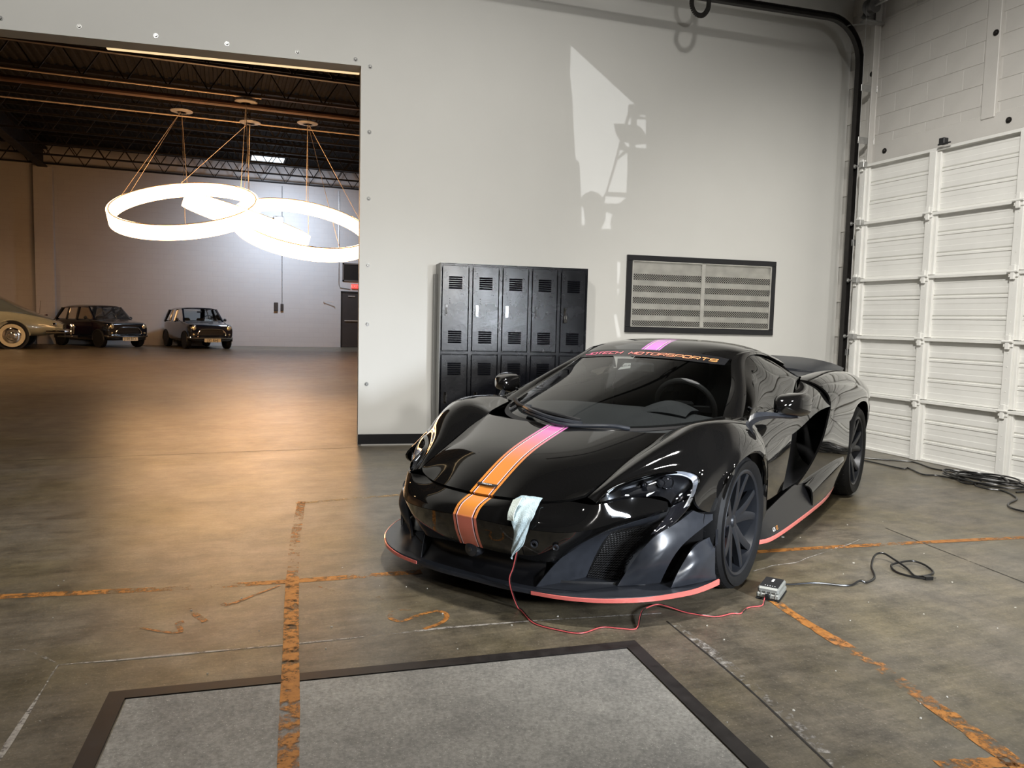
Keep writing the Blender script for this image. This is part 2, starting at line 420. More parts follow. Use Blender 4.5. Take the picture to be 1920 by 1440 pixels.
for z in (1.0, 2.2, 3.3, 3.85):
    mb = MB(); mb.bbox(TX+.02, GX-.02, TY-.025, TY-.018, z, z+.07, .002); mb.bbox(GX-.026, GX-.02, TY-.05, TY+.05, z, z+.07, .002); mb.build('bracket', MATS['galv'], tk)
mb = MB(); mb.bar((TX-.2, TY, 4.50), (GX-.02, TY-.02, 4.60), .04, .006); mb.build('brace', MATS['galv'], tk)
st = MB(); lp = [(0, -.03, .05), (-.085, -.03, .0), (-.10, -.03, -.09), (-.05, -.03, -.165), (.03, -.03, -.17), (.09, -.03, -.1), (.10, -.03, 0), (.11, -.03, .16)]
L_ = spl(lp, 5)
for a, b in zip(L_[:-1], L_[1:]): st.bar(a, b, .05, .007, up=(0, 1, 0))
so = st.build('strap', MATS['dark_steel'], tk); so.location = (4.50, 6.86, 4.57)
dr = thing('cable_drum', 'grey grooved cable drum on the shaft above the door track', 'drum')
mb = MB(); mb.lathe([(.03, 0), (.075, 0), (.075, .008), (.062, .012), (.062, .07), (.085, .082), (.085, .092), (.03, .092)], 28, 1, (6.45, 6.52, 4.70)); mb.build('drum', mat('cast_grey', (.22, .22, .22), .45, .5, var=.1), dr)
mb = MB(); mb.tube([(6.45, 6.66, 4.70), (6.45, 2.0, 4.70)], .014, 10); mb.build('shaft', MATS['galv'], dr)
mb = MB(); mb.prism([(6.38, 4.60), (6.64, 4.56), (6.64, 4.80), (6.52, 4.80)], 1, 6.645, 6.652); mb.bbox(6.38, 6.64, 6.56, 6.652, 4.55, 4.57, .003); mb.build('bearing_plate', MATS['galv'], dr)
mb = MB(); mb.tube([(6.385, 6.57, 4.70), (6.40, 6.58, 3.5), (6.43, 6.60, .3)], .003, 6); mb.build('cable', MATS['galv'], dr)

# ---------------------------------------------------------------- hall roof joists
def joist(y, first_z=6.62, x0=-12, x1=12, label=None):
    t = thing('roof_joist', label, 'joist', (0, y, 0), 0, 'open-web roof joists of the hall')
    mb = MB(); mb.box(x0, x1, -.055, -.012, 7.30, 7.38); mb.box(x0, x1, .012, .055, 7.30, 7.38); mb.build('top_chord', MATS['joist'], t, smooth=0)
    mb = MB(); mb.box(x0, x1, -.055, -.047, first_z, first_z+.05); mb.box(x0, x1, .047, .055, first_z, first_z+.05); mb.box(x0, x1, -.055, .055, first_z, first_z+.008); mb.build('bottom_chord', MATS['joist_light'] if int(y*10) % 3 == 0 else MATS['joist'], t, smooth=0)
    mb = MB(); x = x0; k = 0
    while x < x1-.8:
        mb.bar((x, 0, first_z+.02), (x+.45, 0, 7.34), .028, .028); mb.bar((x+.45, 0, 7.34), (x+.9, 0, first_z+.02), .028, .028); x += .9
    mb.build('web', MATS['joist'], t, smooth=0)
    return t
jy = [10.2, 12.2, 14.2, 16.2, 18.3, 20.4, 22.6, 24.8, 26.9, 29.0, 31.0, 32.9]
ordn = ['nearest', 'second', 'third', 'fourth', 'fifth', 'sixth', 'seventh', 'eighth', 'ninth', 'tenth', 'eleventh', 'farthest']
for i, y in enumerate(jy):
    joist(y, label='dark open-web steel roof joist, %s from the opening' % ordn[i] if i not in (0, 11) else 'dark open-web steel roof joist, %s %s' % (ordn[i], 'to the opening' if i == 0 else 'by the far wall'))
gd = thing('roof_girder', 'deep dark steel girder ending on the far wall pilaster at left', 'girder', (-6.23, 0, 0))
mb = MB(); mb.box(-.16, .16, 9, 33.3, 6.55, 6.60); mb.box(-.16, .16, 9, 33.3, 7.22, 7.28); mb.box(-.02, .02, 9, 33.3, 6.6, 7.22); mb.build('beam', MATS['joist'], gd, smooth=0)
mb = MB(); mb.tube([(-12, 20.5, 6.42), (12, 20.5, 6.42)], .075, 10); tag(mb.build('sprinkler_pipe', mat('rust_pipe', (.05, .022, .012), .6, var=.3, vscale=3)), 'rusty brown sprinkler pipe running under the hall roof joists', 'pipe')
for yy, lb in ((22.9, 'thin pale conduit clipped under the joists above the ring lamps'), (20.2, 'thin pale conduit beside the rusty sprinkler pipe')):
    mb = MB(); mb.tube([(-12, yy, 6.56), (12 if yy > 22 else .9, yy, 6.56)], .022, 8); tag(mb.build('conduit', mat('conduit', (.42, .34, .27), .5, .3)), lb, 'conduit')
# skylight
t = struct(bpy.data.objects.new('window_1', None)); COL.objects.link(t); t['label'] = 'bright rectangular skylight panel in the dark hall roof'
mb = MB(); mb.box(1.05, 2.25, 31.2, 32.3, 7.33, 7.36); mb.build('pane', mat('sky_pane', (.9, .95, 1), .3, emit=(.8, .92, 1), estr=2.6), t, smooth=0)
mb = MB(); mb.box(1.0, 1.05, 31.15, 32.35, 7.30, 7.4); mb.box(2.25, 2.3, 31.15, 32.35, 7.30, 7.4); mb.box(1.0, 2.3, 31.15, 31.2, 7.30, 7.4); mb.box(1.0, 2.3, 32.3, 32.35, 7.30, 7.4); mb.build('frame', MATS['joist'], t, smooth=0)
# exit door, its sign, a small window, conduits and switch boxes on the far wall
d2 = struct(bpy.data.objects.new('door_2', None)); COL.objects.link(d2); d2.location = (4.72, 33.5, 0); d2['label'] = 'dark exit door with a push bar at the far wall'
mb = MB(); mb.bbox(.05, 1.0, -.05, 0, .01, 2.33, .006); mb.build('leaf', mat('exit_door', (.018, .016, .016), .5, var=.1), d2)
mb = MB(); mb.box(0, .05, -.07, 0, 0, 2.4); mb.box(1.0, 1.05, -.07, 0, 0, 2.4); mb.box(0, 1.05, -.07, 0, 2.33, 2.4); mb.build('frame', MATS['joist'], d2)
mb = MB(); mb.bbox(.15, .9, -.11, -.08, 1.12, 1.17, .005); mb.box(.15, .18, -.09, -.04, 1.12, 1.17); mb.box(.87, .9, -.09, -.04, 1.12, 1.17); mb.build('push_bar', MATS['galv'], d2)
mb = MB(); mb.bbox(.3, .6, -.09, -.05, 2.16, 2.22, .005); mb.build('closer', MATS['galv'], d2)
es = thing('exit_sign', 'small glowing red exit sign above the far dark door', 'sign', (5.32, 33.42, 2.62))
mb = MB(); mb.bbox(-.17, .17, 0, .06, -.1, .1, .008); mb.build('housing', mat('sign_box', (.5, .1, .08), .4, emit=(1, .05, .04), estr=.5), es)
tx = text_mesh('lettering', 'EXIT', .17, mat('sign_red', (1, .08, .06), .4, emit=(1, .12, .1), estr=3), es, .002); tx.location = (0, -.006, 0); tx.rotation_euler = (PI/2, 0, 0)
w2 = struct(bpy.data.objects.new('window_2', None)); COL.objects.link(w2); w2.location = (4.78, 33.5, 2.82); w2['label'] = 'small dark window above the exit sign'
mb = MB(); mb.box(.06, .9, -.03, 0, .06, .72); mb.build('pane', mat('dark_pane', (.02, .017, .015), .15), w2, smooth=0)
mb = MB(); mb.box(0, .06, -.06, 0, 0, .78); mb.box(.9, .96, -.06, 0, 0, .78); mb.box(0, .96, -.06, 0, 0, .06); mb.box(0, .96, -.06, 0, .72, .78); mb.build('frame', mat('dark_wood', (.06, .045, .035), .6), w2, smooth=0)
cg = thing('wall_conduit', 'thin grey conduit dropping down the far wall to two switch boxes', 'conduit', (2.30, 33.46, 0))
mb = MB(); mb.tube([(0, 0, 1.75), (0, 0, 6.6)], .018, 8); mb.build('pipe', MATS['galv'], cg)
mb = MB(); mb.bbox(-.06, .06, -.05, .03, 1.5, 1.78, .01); mb.build('box', MATS['dark_steel'], cg)
mb = MB(); mb.bbox(-.32, -.16, -.06, .03, 1.48, 1.83, .01); mb.build('switch_box', MATS['dark_steel'], cg)
mb = MB(); mb.tube([(4.62, 33.47, 6.6), (4.62, 33.47, 2.7), (4.68, 33.47, 2.55), (5.1, 33.47, 2.5)], .018, 8); tag(mb.build('conduit', MATS['galv']), 'bent conduit beside the small dark window by the exit', 'conduit')
mb = MB(); mb.bar((4.0, 33.44, 1.92), (4.35, 33.30, 1.92), .02, .02); mb.bar((4.35, 33.3, 1.92), (4.35, 33.3, 1.86), .02, .02); mb.bar((4.0, 33.5, 1.92), (4.0, 33.4, 1.92), .02, .05); tag(mb.build('wall_bracket', MATS['galv']), 'small metal bracket on the far wall left of the exit door', 'bracket')
# light bar behind the head of the opening
lb = thing('light_bar', 'long thin warm light bar just behind the head of the opening', 'lamp', mw=WALLM)
mb = MB(); mb.bbox(-1.95, .36, .27, .31, 3.715, 3.735, .003); mb.build('tube', mat('warm_tube', (1, .8, .5), .4, emit=(1, .72, .4), estr=1.0), lb)
mb = MB(); mb.bbox(-1.97, .38, .24, .35, 3.74, 3.79, .004); mb.build('housing', MATS['dark_steel'], lb)
for a in (-1.9, -.8, .3):
    mb = MB(); mb.box(a-.02, a+.02, .2, .26, 3.745, 3.785); mb.build('clip', MATS['galv'], lb)

# ---------------------------------------------------------------- ring chandeliers
ring_em = mat('ring_glow', (1, .9, .75), .4, emit=(1, .56, .25), estr=14)
mat('ring_metal', (.5, .42, .34), .4, .6)
def ring(label, c, R, tilt_far, tilt_right, hgt=.34, th=.11, mounts=()):
    t = thing('ring_chandelier', label, 'lamp', c, 0, 'glowing ring chandeliers')
    # plane basis: u to the right, v away
    u = Vector((1, 0, tilt_right)).normalized(); v0 = Vector((0, 1, tilt_far)); v_ = (v0-u*v0.dot(u)).normalized(); n = u.cross(v_)
    seg = 72; v = []; f = []
    sec = [(R, -hgt/2), (R, hgt/2), (R-th, hgt/2), (R-th, -hgt/2)]
    for k in range(seg):
        a = 2*PI*k/seg; d = u*math.cos(a)+v_*math.sin(a)
        for r, h in sec: v.append(d*r+n*h)
    for k in range(seg):
        j = (k+1) % seg
        for i in range(4): f.append((k*4+i, k*4+(i+1) % 4, j*4+(i+1) % 4, j*4+i))
    pydata('diffuser', v, f, ring_em, t)
    mb = MB(); q = []
    for k in range(seg):
        a = 2*PI*k/seg; q.append((u*math.cos(a)+v_*math.sin(a))*(R-th/2)+n*(hgt/2+.006))
    mb.tube(q, .016, 6, closed=True); mb.build('top_rim', MATS['ring_metal'], t)
    for (an, mx) in mounts:
        p = (u*math.cos(an)+v_*math.sin(an))*(R-th/2)+n*hgt/2; top = Vector(mx)-Vector(c)
        mb = MB(); mb.tube([p, top], .006, 5); mb.build('cable', MATS['ring_metal'], t)
    for mx in sorted(set(m_[1] for m_ in mounts)):
        p = Vector(mx)-Vector(c)
        mb = MB(); mb.lathe([(0, -.05), (.12, -.05), (.26, -.03), (.27, -.015), (.1, 0), (0, 0)], 24, 2, p); mb.build('canopy', mat('canopy_grey', (.35, .34, .34), .4, .3), t)
        mb = MB(); mb.tube([p, p+Vector((0, 0, 6.62-mx[2]))], .015, 6); mb.build('stem', MATS['ring_metal'], t)
    return t
A1, A2, A3, A4 = (-.95, 21.4, 6.35), (.55, 20.4, 6.5), (.68, 21.6, 6.3), (2.1, 21.2, 6.35)
ring('left glowing ring chandelier, the one nearest the far parked cars', (-.87, 21.0, 3.86), 1.76, .46, .15, mounts=[(2.6, A1), (3.6, A1), (4.7, A1), (.5, A3), (1.6, A3)])
ring('right glowing ring chandelier, cut by the edge of the opening', (1.98, 21.0, 3.58), 1.76, .50, -.10, mounts=[(2.8, A2), (3.8, A2), (5.2, A4), (.4, A4), (1.5, A4)])
ring('middle tilted ring chandelier linking the left and right rings', (.62, 21.6, 3.72), 1.62, .05, -.30, mounts=[(PI, A1), (0, A4), (1.6, A3), (4.7, A2)])
# cool floodlight high on the far wall
fl = thing('floodlight', 'cool white floodlight glowing on the far wall behind the rings', 'lamp', (2.15, 33.2, 5.2))
mb = MB(); mb.bbox(-.2, .2, -.02, .12, -.14, .14, .02); mb.build('housing', MATS['dark_steel'], fl)
mb = MB(); mb.bbox(-.17, .17, -.035, -.02, -.11, .11, .005); mb.build('lens', mat('flood_lens', (.8, .9, 1), .3, emit=(.75, .87, 1), estr=30), fl)
mb = MB(); mb.bar((0, .1, 0), (0, .3, 0), .05, .05); mb.build('arm', MATS['dark_steel'], fl)
l = bpy.data.lights.new('floodlight_light', 'SPOT'); o = bpy.data.objects.new('floodlight_light', l); COL.objects.link(o); o.location = (2.3, 29.6, 5.6); l.energy = 1900; l.color = (.66, .80, 1); l.spot_size = math.radians(150); l.spot_blend = 1; l.shadow_soft_size = .3
o.rotation_euler = Vector((.0, 3.6, -2.4)).to_track_quat('-Z', 'Y').to_euler()

# ================================================================ the sports car (car frame: x forward, y left, z up, origin under the front axle)
CAR_A = -2.5354
CARM = Matrix.Translation((1.8448, 3.8022, 0)) @ Matrix.Rotation(CAR_A, 4, 'Z')
car = thing('sports_car', 'low glossy black sports car with a pink to orange centre stripe', 'car', mw=CARM)

def paint(name, stripe=False):
    m = bpy.data.materials.new(name); m.use_nodes = True; nt = m.node_tree; N = nt.nodes; L = nt.links; b = N['Principled BSDF']
    b.inputs['Base Color'].default_value = (.0045, .0043, .0042, 1); b.inputs['Roughness'].default_value = .06; b.inputs['Specular IOR Level'].default_value = .15
    b.inputs['Coat Weight'].default_value = 1; b.inputs['Coat Roughness'].default_value = .015; b.inputs['Coat IOR'].default_value = 1.5
    if stripe:
        tc = N.new('ShaderNodeTexCoord'); sx = N.new('ShaderNodeSeparateXYZ'); L.new(tc.outputs['Object'], sx.inputs[0])
        ab = N.new('ShaderNodeMath'); ab.operation = 'ABSOLUTE'; L.new(sx.outputs['Y'], ab.inputs[0])
        # colour along the length
        mr = N.new('ShaderNodeMapRange'); mr.inputs['From Min'].default_value = -1.6; mr.inputs['From Max'].default_value = 1.1; L.new(sx.outputs['X'], mr.inputs[0])
        r = N.new('ShaderNodeValToRGB'); cr = r.color_ramp
        stops = [(-1.6, (.48, .16, .56)), (-.8, (.54, .18, .54)), (.2, (.60, .19, .50)), (.36, (.60, .17, .33)), (.52, (.62, .18, .16)), (.68, (.62, .20, .045)), (.98, (.60, .22, .03)), (1.0, (.56, .20, .05))]
        while len(cr.elements) < len(stops): cr.elements.new(.5)
        for e, (x, c) in zip(cr.elements, stops): e.position = (x+1.6)/2.7; e.color = (*c, 1)
        L.new(mr.outputs[0], r.inputs[0])
        # lower front face turns salmon
        zz = N.new('ShaderNodeMapRange'); zz.inputs['From Min'].default_value = .40; zz.inputs['From Max'].default_value = .415; L.new(sx.outputs['Z'], zz.inputs[0])
        mz = N.new('ShaderNodeMixRGB'); mz.inputs[1].default_value = (.62, .17, .12, 1); L.new(zz.outputs[0], mz.inputs[0]); L.new(r.outputs[0], mz.inputs[2])
        # bands across the width
        yr = N.new('ShaderNodeMapRange'); yr.inputs['From Max'].default_value = .08; L.new(ab.outputs[0], yr.inputs[0])
        r2 = N.new('ShaderNodeValToRGB'); r2.color_ramp.interpolation = 'CONSTANT'; c2 = r2.color_ramp
        bands = [(0, (0, 0, 0)), (.0405, (1, 0, 0)), (.0455, (0, 1, 0)), (.0515, (0, 0, 0)), (.0655, (0, 1, 0))]
        while len(c2.elements) < len(bands): c2.elements.new(.5)
        for e, (y, c) in zip(c2.elements, bands): e.position = y/.08; e.color = (*c, 1)
        L.new(yr.outputs[0], r2.inputs[0]); sp = N.new('ShaderNodeSeparateColor'); L.new(r2.outputs[0], sp.inputs[0])
        mw_ = N.new('ShaderNodeMixRGB'); mw_.inputs[2].default_value = (.9, .55, .6, 1); L.new(sp.outputs[0], mw_.inputs[0]); L.new(mz.outputs[0], mw_.inputs[1])
        mk = N.new('ShaderNodeMixRGB'); mk.inputs[2].default_value = (.0045, .0043, .0042, 1); L.new(sp.outputs[1], mk.inputs[0]); L.new(mw_.outputs[0], mk.inputs[1])
        L.new(mk.outputs[0], b.inputs['Base Color'])
    MATS[name] = m; return m
paint('paint'); paint('paint_stripe', True)
mat('satin', (.020, .022, .027), .30, 0, spec=.5, var=.12, vscale=30)
mat('matte_black', (.006, .006, .007), .6)
mat('rubber', (.0050, .0052, .0058), .62, spec=.2, var=.15, vscale=40)
mat('wheel_paint', (.0125, .0140, .0175), .36, .2, spec=.35, var=.06)
mat('chrome', (.75, .76, .78), .08, 1)
mat('red_edge', (.58, .13, .11), .3, coat=.5)
mat('mesh_black', (.01, .01, .011), .45)
mat('interior', (.02, .021, .022), .75, var=.1)
mat('alcantara', (.075, .078, .082), .9, var=.1)
glass_mat('windscreen', (.55, .57, .57), 0, 1.6)
glass_mat('side_glass', (.05, .052, .052), 0, 1.55)
glass_mat('lens', (.82, .84, .87), 0, 1.45)

def mir(p): return (p[0], -p[1], p[2])
def grid(rows, nu, nv):
    G = np.array(rows, float); G = natspl(G, nu); G = natspl(np.swapaxes(G, 0, 1), nv); return np.swapaxes(G, 0, 1)
def gridmesh(name, G, m, parent, gap=.0016, depth=.012, center=(-1.2, 0, .35), flip=False, smooth=30):
    a, b = G.shape[:2]; G = G.copy()
    if gap:
        H = G.copy()
        def sh(i, j, i2, j2):
            d = H[i2, j2]-H[i, j]; l = np.linalg.norm(d); return d/l*min(gap, l*.4) if l > 1e-7 else 0
        for j in range(b): G[0, j] += sh(0, j, 1, j); G[-1, j] += sh(-1, j, -2, j)
        for i in range(a): G[i, 0] += sh(i, 0, i, 1); G[i, -1] += sh(i, -1, i, -2)
    du = np.gradient(G, axis=0); dv = np.gradient(G, axis=1); n = np.cross(du, dv)
    l = np.linalg.norm(n, axis=2, keepdims=True); l[l < 1e-12] = 1; n = n/l
    sgn = np.sign(np.sum(n*(G-np.array(center)))); sgn = -sgn if flip else sgn; n = n*sgn
    v = [tuple(p) for p in G.reshape(-1, 3)]
    ring = [(0, j) for j in range(b)]+[(i, b-1) for i in range(1, a)]+[(a-1, j) for j in range(b-2, -1, -1)]+[(i, 0) for i in range(a-2, 0, -1)]
    f = []
    for i in range(a-1):
        for j in range(b-1):
            q = (i*b+j, (i+1)*b+j, (i+1)*b+j+1, i*b+j+1); f.append(q if sgn > 0 else q[::-1])
    if depth:
        k0 = len(v)
        for i, j in ring: v.append(tuple(G[i, j]-n[i, j]*depth))
        R = len(ring)
        for k in range(R):
            k2 = (k+1) % R; q = (ring[k][0]*b+ring[k][1], k0+k, k0+k2, ring[k2][0]*b+ring[k2][1]); f.append(q if sgn < 0 else q[::-1])
    me = bpy.data.meshes.new(name); me.from_pydata(v, [], f); me.validate()
    bm = bmesh.new(); bm.from_mesh(me); bmesh.ops.remove_doubles(bm, verts=bm.verts[:], dist=1e-5); bm.to_mesh(me); bm.free()
    sharpen(me, smooth); return link(name, me, m, parent)
def panel(name, rows, m, parent=None, nu=8, nv=8, both=False, sym=False, **kw):
    parent = parent or car; M_ = MATS[m] if isinstance(m, str) else m
    if sym: rows = [[mir(p) for p in r[:0:-1]]+list(r) for r in rows]
    o = gridmesh(name, grid(rows, nu, nv), M_, parent, **kw); res = [o]
    if both:
        kw2 = dict(kw)
        if 'center' in kw2: kw2['center'] = mir(kw2['center'])
        res.append(gridmesh(name, grid([[mir(p) for p in r] for r in rows], nu, nv), M_, parent, **kw2))
    return res
def both(fn):
    return [fn(1), fn(-1)]

# ---- bonnet
HOOD = [[(0.9006, 0.0000, 0.4876), (0.9028, 0.1800, 0.4957), (0.8583, 0.3150, 0.4941), (0.8160, 0.4200, 0.5123), (0.7723, 0.4720, 0.5315)],
        [(.655, 0, .6185), (.655, .18, .616), (.645, .33, .607), (.625, .44, .594), (.60, .499, .588)],
        [(.44, 0, .688), (.435, .18, .687), (.42, .35, .680), (.39, .46, .672), (.352, .527, .672)],
        [(.225, 0, .739), (.215, .2, .740), (.185, .37, .742), (.145, .49, .742), (.10, .555, .744)]]
panel('hood', HOOD, 'paint_stripe', sym=True, nu=8, nv=6)
# ---- front wings
INN = [(.775, .485, .522), (.60, .502, .588), (.47, .515, .636), (.352, .53, .674), (.22, .545, .712), (.10, .558, .746), (.0, .59, .757), (-.1, .625, .763), (-.2, .66, .768), (-.30, .695, .773), (-.385, .745, .779)]
RID = [(.777, .50, .518), (.62, .55, .595), (.49, .605, .655), (.375, .665, .715), (.26, .715, .768), (.14, .75, .803), (.03, .77, .817), (-.08, .782, .820), (-.19, .79, .815), (-.30, .798, .805), (-.395, .805, .790)]
SHO = [(.779, .517, .512), (.615, .58, .583), (.485, .66, .625), (.395, .745, .650), (.315, .81, .665), (.245, .858, .665), (.15, .892, .70), (.03, .912, .735), (-.13, .922, .735), (-.29, .915, .705), (-.41, .895, .665)]
OUT = [(.780, .53, .506), (0.6602, 0.5900, 0.5775), (0.5378, 0.6600, 0.6065), (0.4453, 0.7550, 0.6248), (0.3563, 0.8250, 0.5938), (0.4752, 0.8600, 0.5097), (.312, .893, .44), (.238, .925, .575), (.0, .945, .668), (-.25, .942, .605), (-.385, .925, .455)]
panel('front_fender', [INN, RID, SHO, OUT], 'paint', both=True, nu=8, nv=6)
# ---- nose
NR0 = [(0.9043, 0.0000, 0.4783), (0.9024, 0.1800, 0.4859), (0.8578, 0.3150, 0.4845), (0.8154, 0.4200, 0.5027), (0.8037, 0.5300, 0.5037), (0.7110, 0.6050, 0.5173), (0.6183, 0.6750, 0.5258), (0.4971, 0.7420, 0.4928)]
NR1 = [(.985, 0, .452), (.972, .19, .447), (.935, .34, .440), (.885, .45, .438), (.815, .545, .448), (.715, .625, .468), (.62, .69, .476), (.505, .748, .480)]
NR2 = [(1.024, 0, .407), (1.008, .2, .400), (.962, .355, .390), (.905, .465, .390), (.820, .555, .405), (.715, .635, .437), (.628, .70, .455), (.512, .752, .468)]
NR3 = [(1.005, 0, .335), (.985, .2, .325), (.930, .355, .312), (.870, .455, .330), (.775, .545, .372), (.700, .625, .418), (.618, .695, .444), (.515, .75, .46)]
NR4 = [(.968, 0, .262), (.945, .2, .250), (.885, .345, .232), (.822, .42, .268), (.745, .50, .335), (.672, .59, .390), (.605, .675, .427), (.515, .747, .452)]
panel('nose', [NR0, NR1, NR2], 'paint_stripe', sym=True, nu=8, nv=6)
panel('front_bumper', [NR2, NR3, NR4], 'paint_stripe', sym=True, nu=8, nv=6, gap=.0004)
# ---- centre mouth: recessed satin panel, under-lip
panel('mouth_panel', [[(.955, 0, .262), (.93, .2, .250), (.875, .335, .232)], [(.90, 0, .235), (.885, .2, .225), (.85, .33, .21)], [(.885, 0, .17), (.88, .2, .165), (.87, .33, .165)], [(.945, 0, .128), (.94, .2, .128), (.925, .33, .128)]], mat('lip_black', (.006, .006, .007), .32), sym=True, depth=.004, gap=0)
# ---- splitter: plan outline, top plate and red edge
SP = [(.985, 0), (.985, .17), (.962, .325), (.937, .45), (.892, .56), (.829, .657), (.711, .773), (.54, .873), (.42, .91), (.318, .928)]
SPs = [tuple(p) for p in spl(SP, 4)]
def splitter():
    v = []; f = []
    L_ = [(x, -y) for x, y in SPs[:0:-1]]+SPs; n = len(L_)
    for z, off in ((.128, 0), (.122, .004), (.108, .004), (.102, -.01)):
        for x, y in L_: v.append((x+off, y*(1+off*.6), z))
    for z in (.102, .128):
        for x, y in L_: v.append((min(x, .55)-.15 if z < .11 else min(x-.25, .5), y*.86, z))
    for k in range(3):
        for i in range(n-1): f.append((k*n+i, k*n+i+1, (k+1)*n+i+1, (k+1)*n+i))
    for i in range(n-1): f.append((3*n+i, 3*n+i+1, 4*n+i+1, 4*n+i)); f.append((5*n+i, 5*n+i+1, i+1, i))
    f.append((4*n, 5*n, 0, n, 2*n, 3*n)); f.append((4*n+n-1, 5*n+n-1, n-1, 2*n-1, 3*n-1, 4*n-1)[::-1])
    return pydata('splitter', v, f, MATS['satin'], car)
splitter()
def red_strip(s):
    q = [p for p in SPs if p[1] >= .325]; v = []; f = []
    # gently rising flange, thicker to the rear
    for i, (x, y) in enumerate(q):
        t = i/(len(q)-1); h = .014+.010*t*t; d = .006
        nx, ny = .75*(1-t)+.3*t, .45+.5*t
        for a, z in ((0, .107), (d, .107), (d, .107+h), (0, .107+h+.002)): v.append((x+nx*a+.002, s*(y+ny*a+.002), z))
    for i in range(len(q)-1):
        for k in range(4): f.append((i*4+k, i*4+(k+1) % 4, (i+1)*4+(k+1) % 4, (i+1)*4+k))
    f += [(0, 1, 2, 3), tuple(len(v)-4+k for k in range(4))]
    o = pydata('splitter_edge', v, f, MATS['red_edge'], car); o['label'] = 'thin red edge of the front splitter'; return o
both(red_strip)
panel('underbody', [[(.85, 0, .11), (.85, .3, .11), (.6, .7, .11)], [(.3, 0, .10), (.3, .4, .10), (.3, .62, .10)], [(-1.3, 0, .10), (-1.3, .4, .10), (-1.3, .86, .10)], [(-3.0, 0, .11), (-3.0, .4, .11), (-3.0, .62, .11)]], 'matte_black', sym=True, depth=.03)

# ---- side intakes of the nose
FR = [(0.9313, 0.3322, 0.1300), (0.8779, 0.3650, 0.1968), (0.8121, 0.4050, 0.2605), (0.7493, 0.4750, 0.3243), (0.6723, 0.5650, 0.3744), (0.5929, 0.6550, 0.4122), (0.5580, 0.7350, 0.4452)]       # outer frame line
IN_ = [(0.6754, 0.4383, 0.1300), (0.6588, 0.4520, 0.1833), (0.6355, 0.4750, 0.2566), (0.6083, 0.5150, 0.3298), (0.5763, 0.5650, 0.3565), (0.5359, 0.6350, 0.3751), (0.5330, 0.7100, 0.4143)]            # inner line round the mesh
MIDL = [tuple(.5*(a+b)+(.004 if i == 0 else -.004 if i == 2 else 0) for i, (a, b) in enumerate(zip(p, q))) for p, q in zip(FR, IN_)]
panel('intake_frame', [FR, MIDL, IN_], 'satin', both=True, nu=4, nv=6, depth=.004, gap=0, center=(.5, .75, .2), flip=True)
mt = [FR[0:1], ]
def frame_edge(s):
    mb = MB(); mb.tube([(p[0]+.002, s*p[1], p[2]) for p in natspl(np.array(NR4[3:]+[FR[-1]])*0+np.array(NR4[3:]+[FR[-1]]), 5)], .006, 8); return mb
def intake(s):
    # floor of the duct
    fl = [(.931, s*.335, .1295), (.688, s*.434, .1295), (.50, s*.60, .1295), (.66, s*.60, .1295), (.70, s*.601, .1295), (.86, s*.50, .1295)]
    o = pydata('intake_floor', fl, [(0, 1, 2, 3, 4, 5)], MATS['satin'], car, smooth=0, fix=False)
    # dark back of the duct
    panel('intake_back', [[(.62, s*.40, .10), (.42, s*.62, .10), (.36, s*.76, .10)], [(.58, s*.45, .30), (.44, s*.64, .30), (.38, s*.76, .30)], [(.56, s*.48, .42), (.44, s*.66, .44), (.38, s*.78, .46)]], 'matte_black', depth=0, gap=0)
    # hexagon-like mesh: woven strips on a plane between mesh corners
    A, B, C_, D_ = [np.array(mir(p) if s < 0 else p) for p in ((0.6790, 0.4456, 0.1350), (0.6310, 0.5750, 0.1278), (0.5315, 0.6900, 0.3838), (0.5842, 0.5080, 0.3282))]
    mb = MB(); nu_, nv_ = 26, 20
    def pt(u, v_): return tuple((A*(1-u)+B*u)*(1-v_)+(D_*(1-u)+C_*u)*v_)
    for j in range(nv_+1):
        pts = []
        for i in range(nu_*2+1):
            up = (i//1) % 4 in (1, 2); vv_ = (j+(.28 if ((i % 4 in (1, 2)) ^ (j % 2 == 0)) else -.28)*1)/nv_
            pts.append(pt(i/(nu_*2), min(1, max(0, vv_))))
        for a, b in zip(pts[:-1], pts[1:]): mb.bar(a, b, .0028, .0028)
    mb.build('mesh_grille', MATS['mesh_black'], car, smooth=0)
both(intake)
# ---- headlamp: outline top line, bottom line and the swept tail
HT = [(.780, .53, .506), (0.7366, 0.5650, 0.5534), (0.6602, 0.5900, 0.5775), (0.5378, 0.6600, 0.6065), (0.4453, 0.7550, 0.6248), (0.3563, 0.8250, 0.5938), (0.4306, 0.8420, 0.5230), (0.4639, 0.8250, 0.4732), (0.5298, 0.7850, 0.4072), (0.6113, 0.7420, 0.3643)]
HB = [(.779, .531, .503), (0.7426, 0.5700, 0.5058), (0.6912, 0.6080, 0.5154), (0.6229, 0.6720, 0.5261), (0.5499, 0.7280, 0.5242), (0.4968, 0.7520, 0.4943), (0.5000, 0.7570, 0.4690), (0.5214, 0.7570, 0.4465), (0.5655, 0.7450, 0.4076), (0.6252, 0.7280, 0.3672)]
HT = [tuple(p) for p in HT]; HB = [tuple(p) for p in HB]
def lerp(a, b, t, off=(0, 0, 0)): return tuple(a[i]*(1-t)+b[i]*t+off[i] for i in range(3))
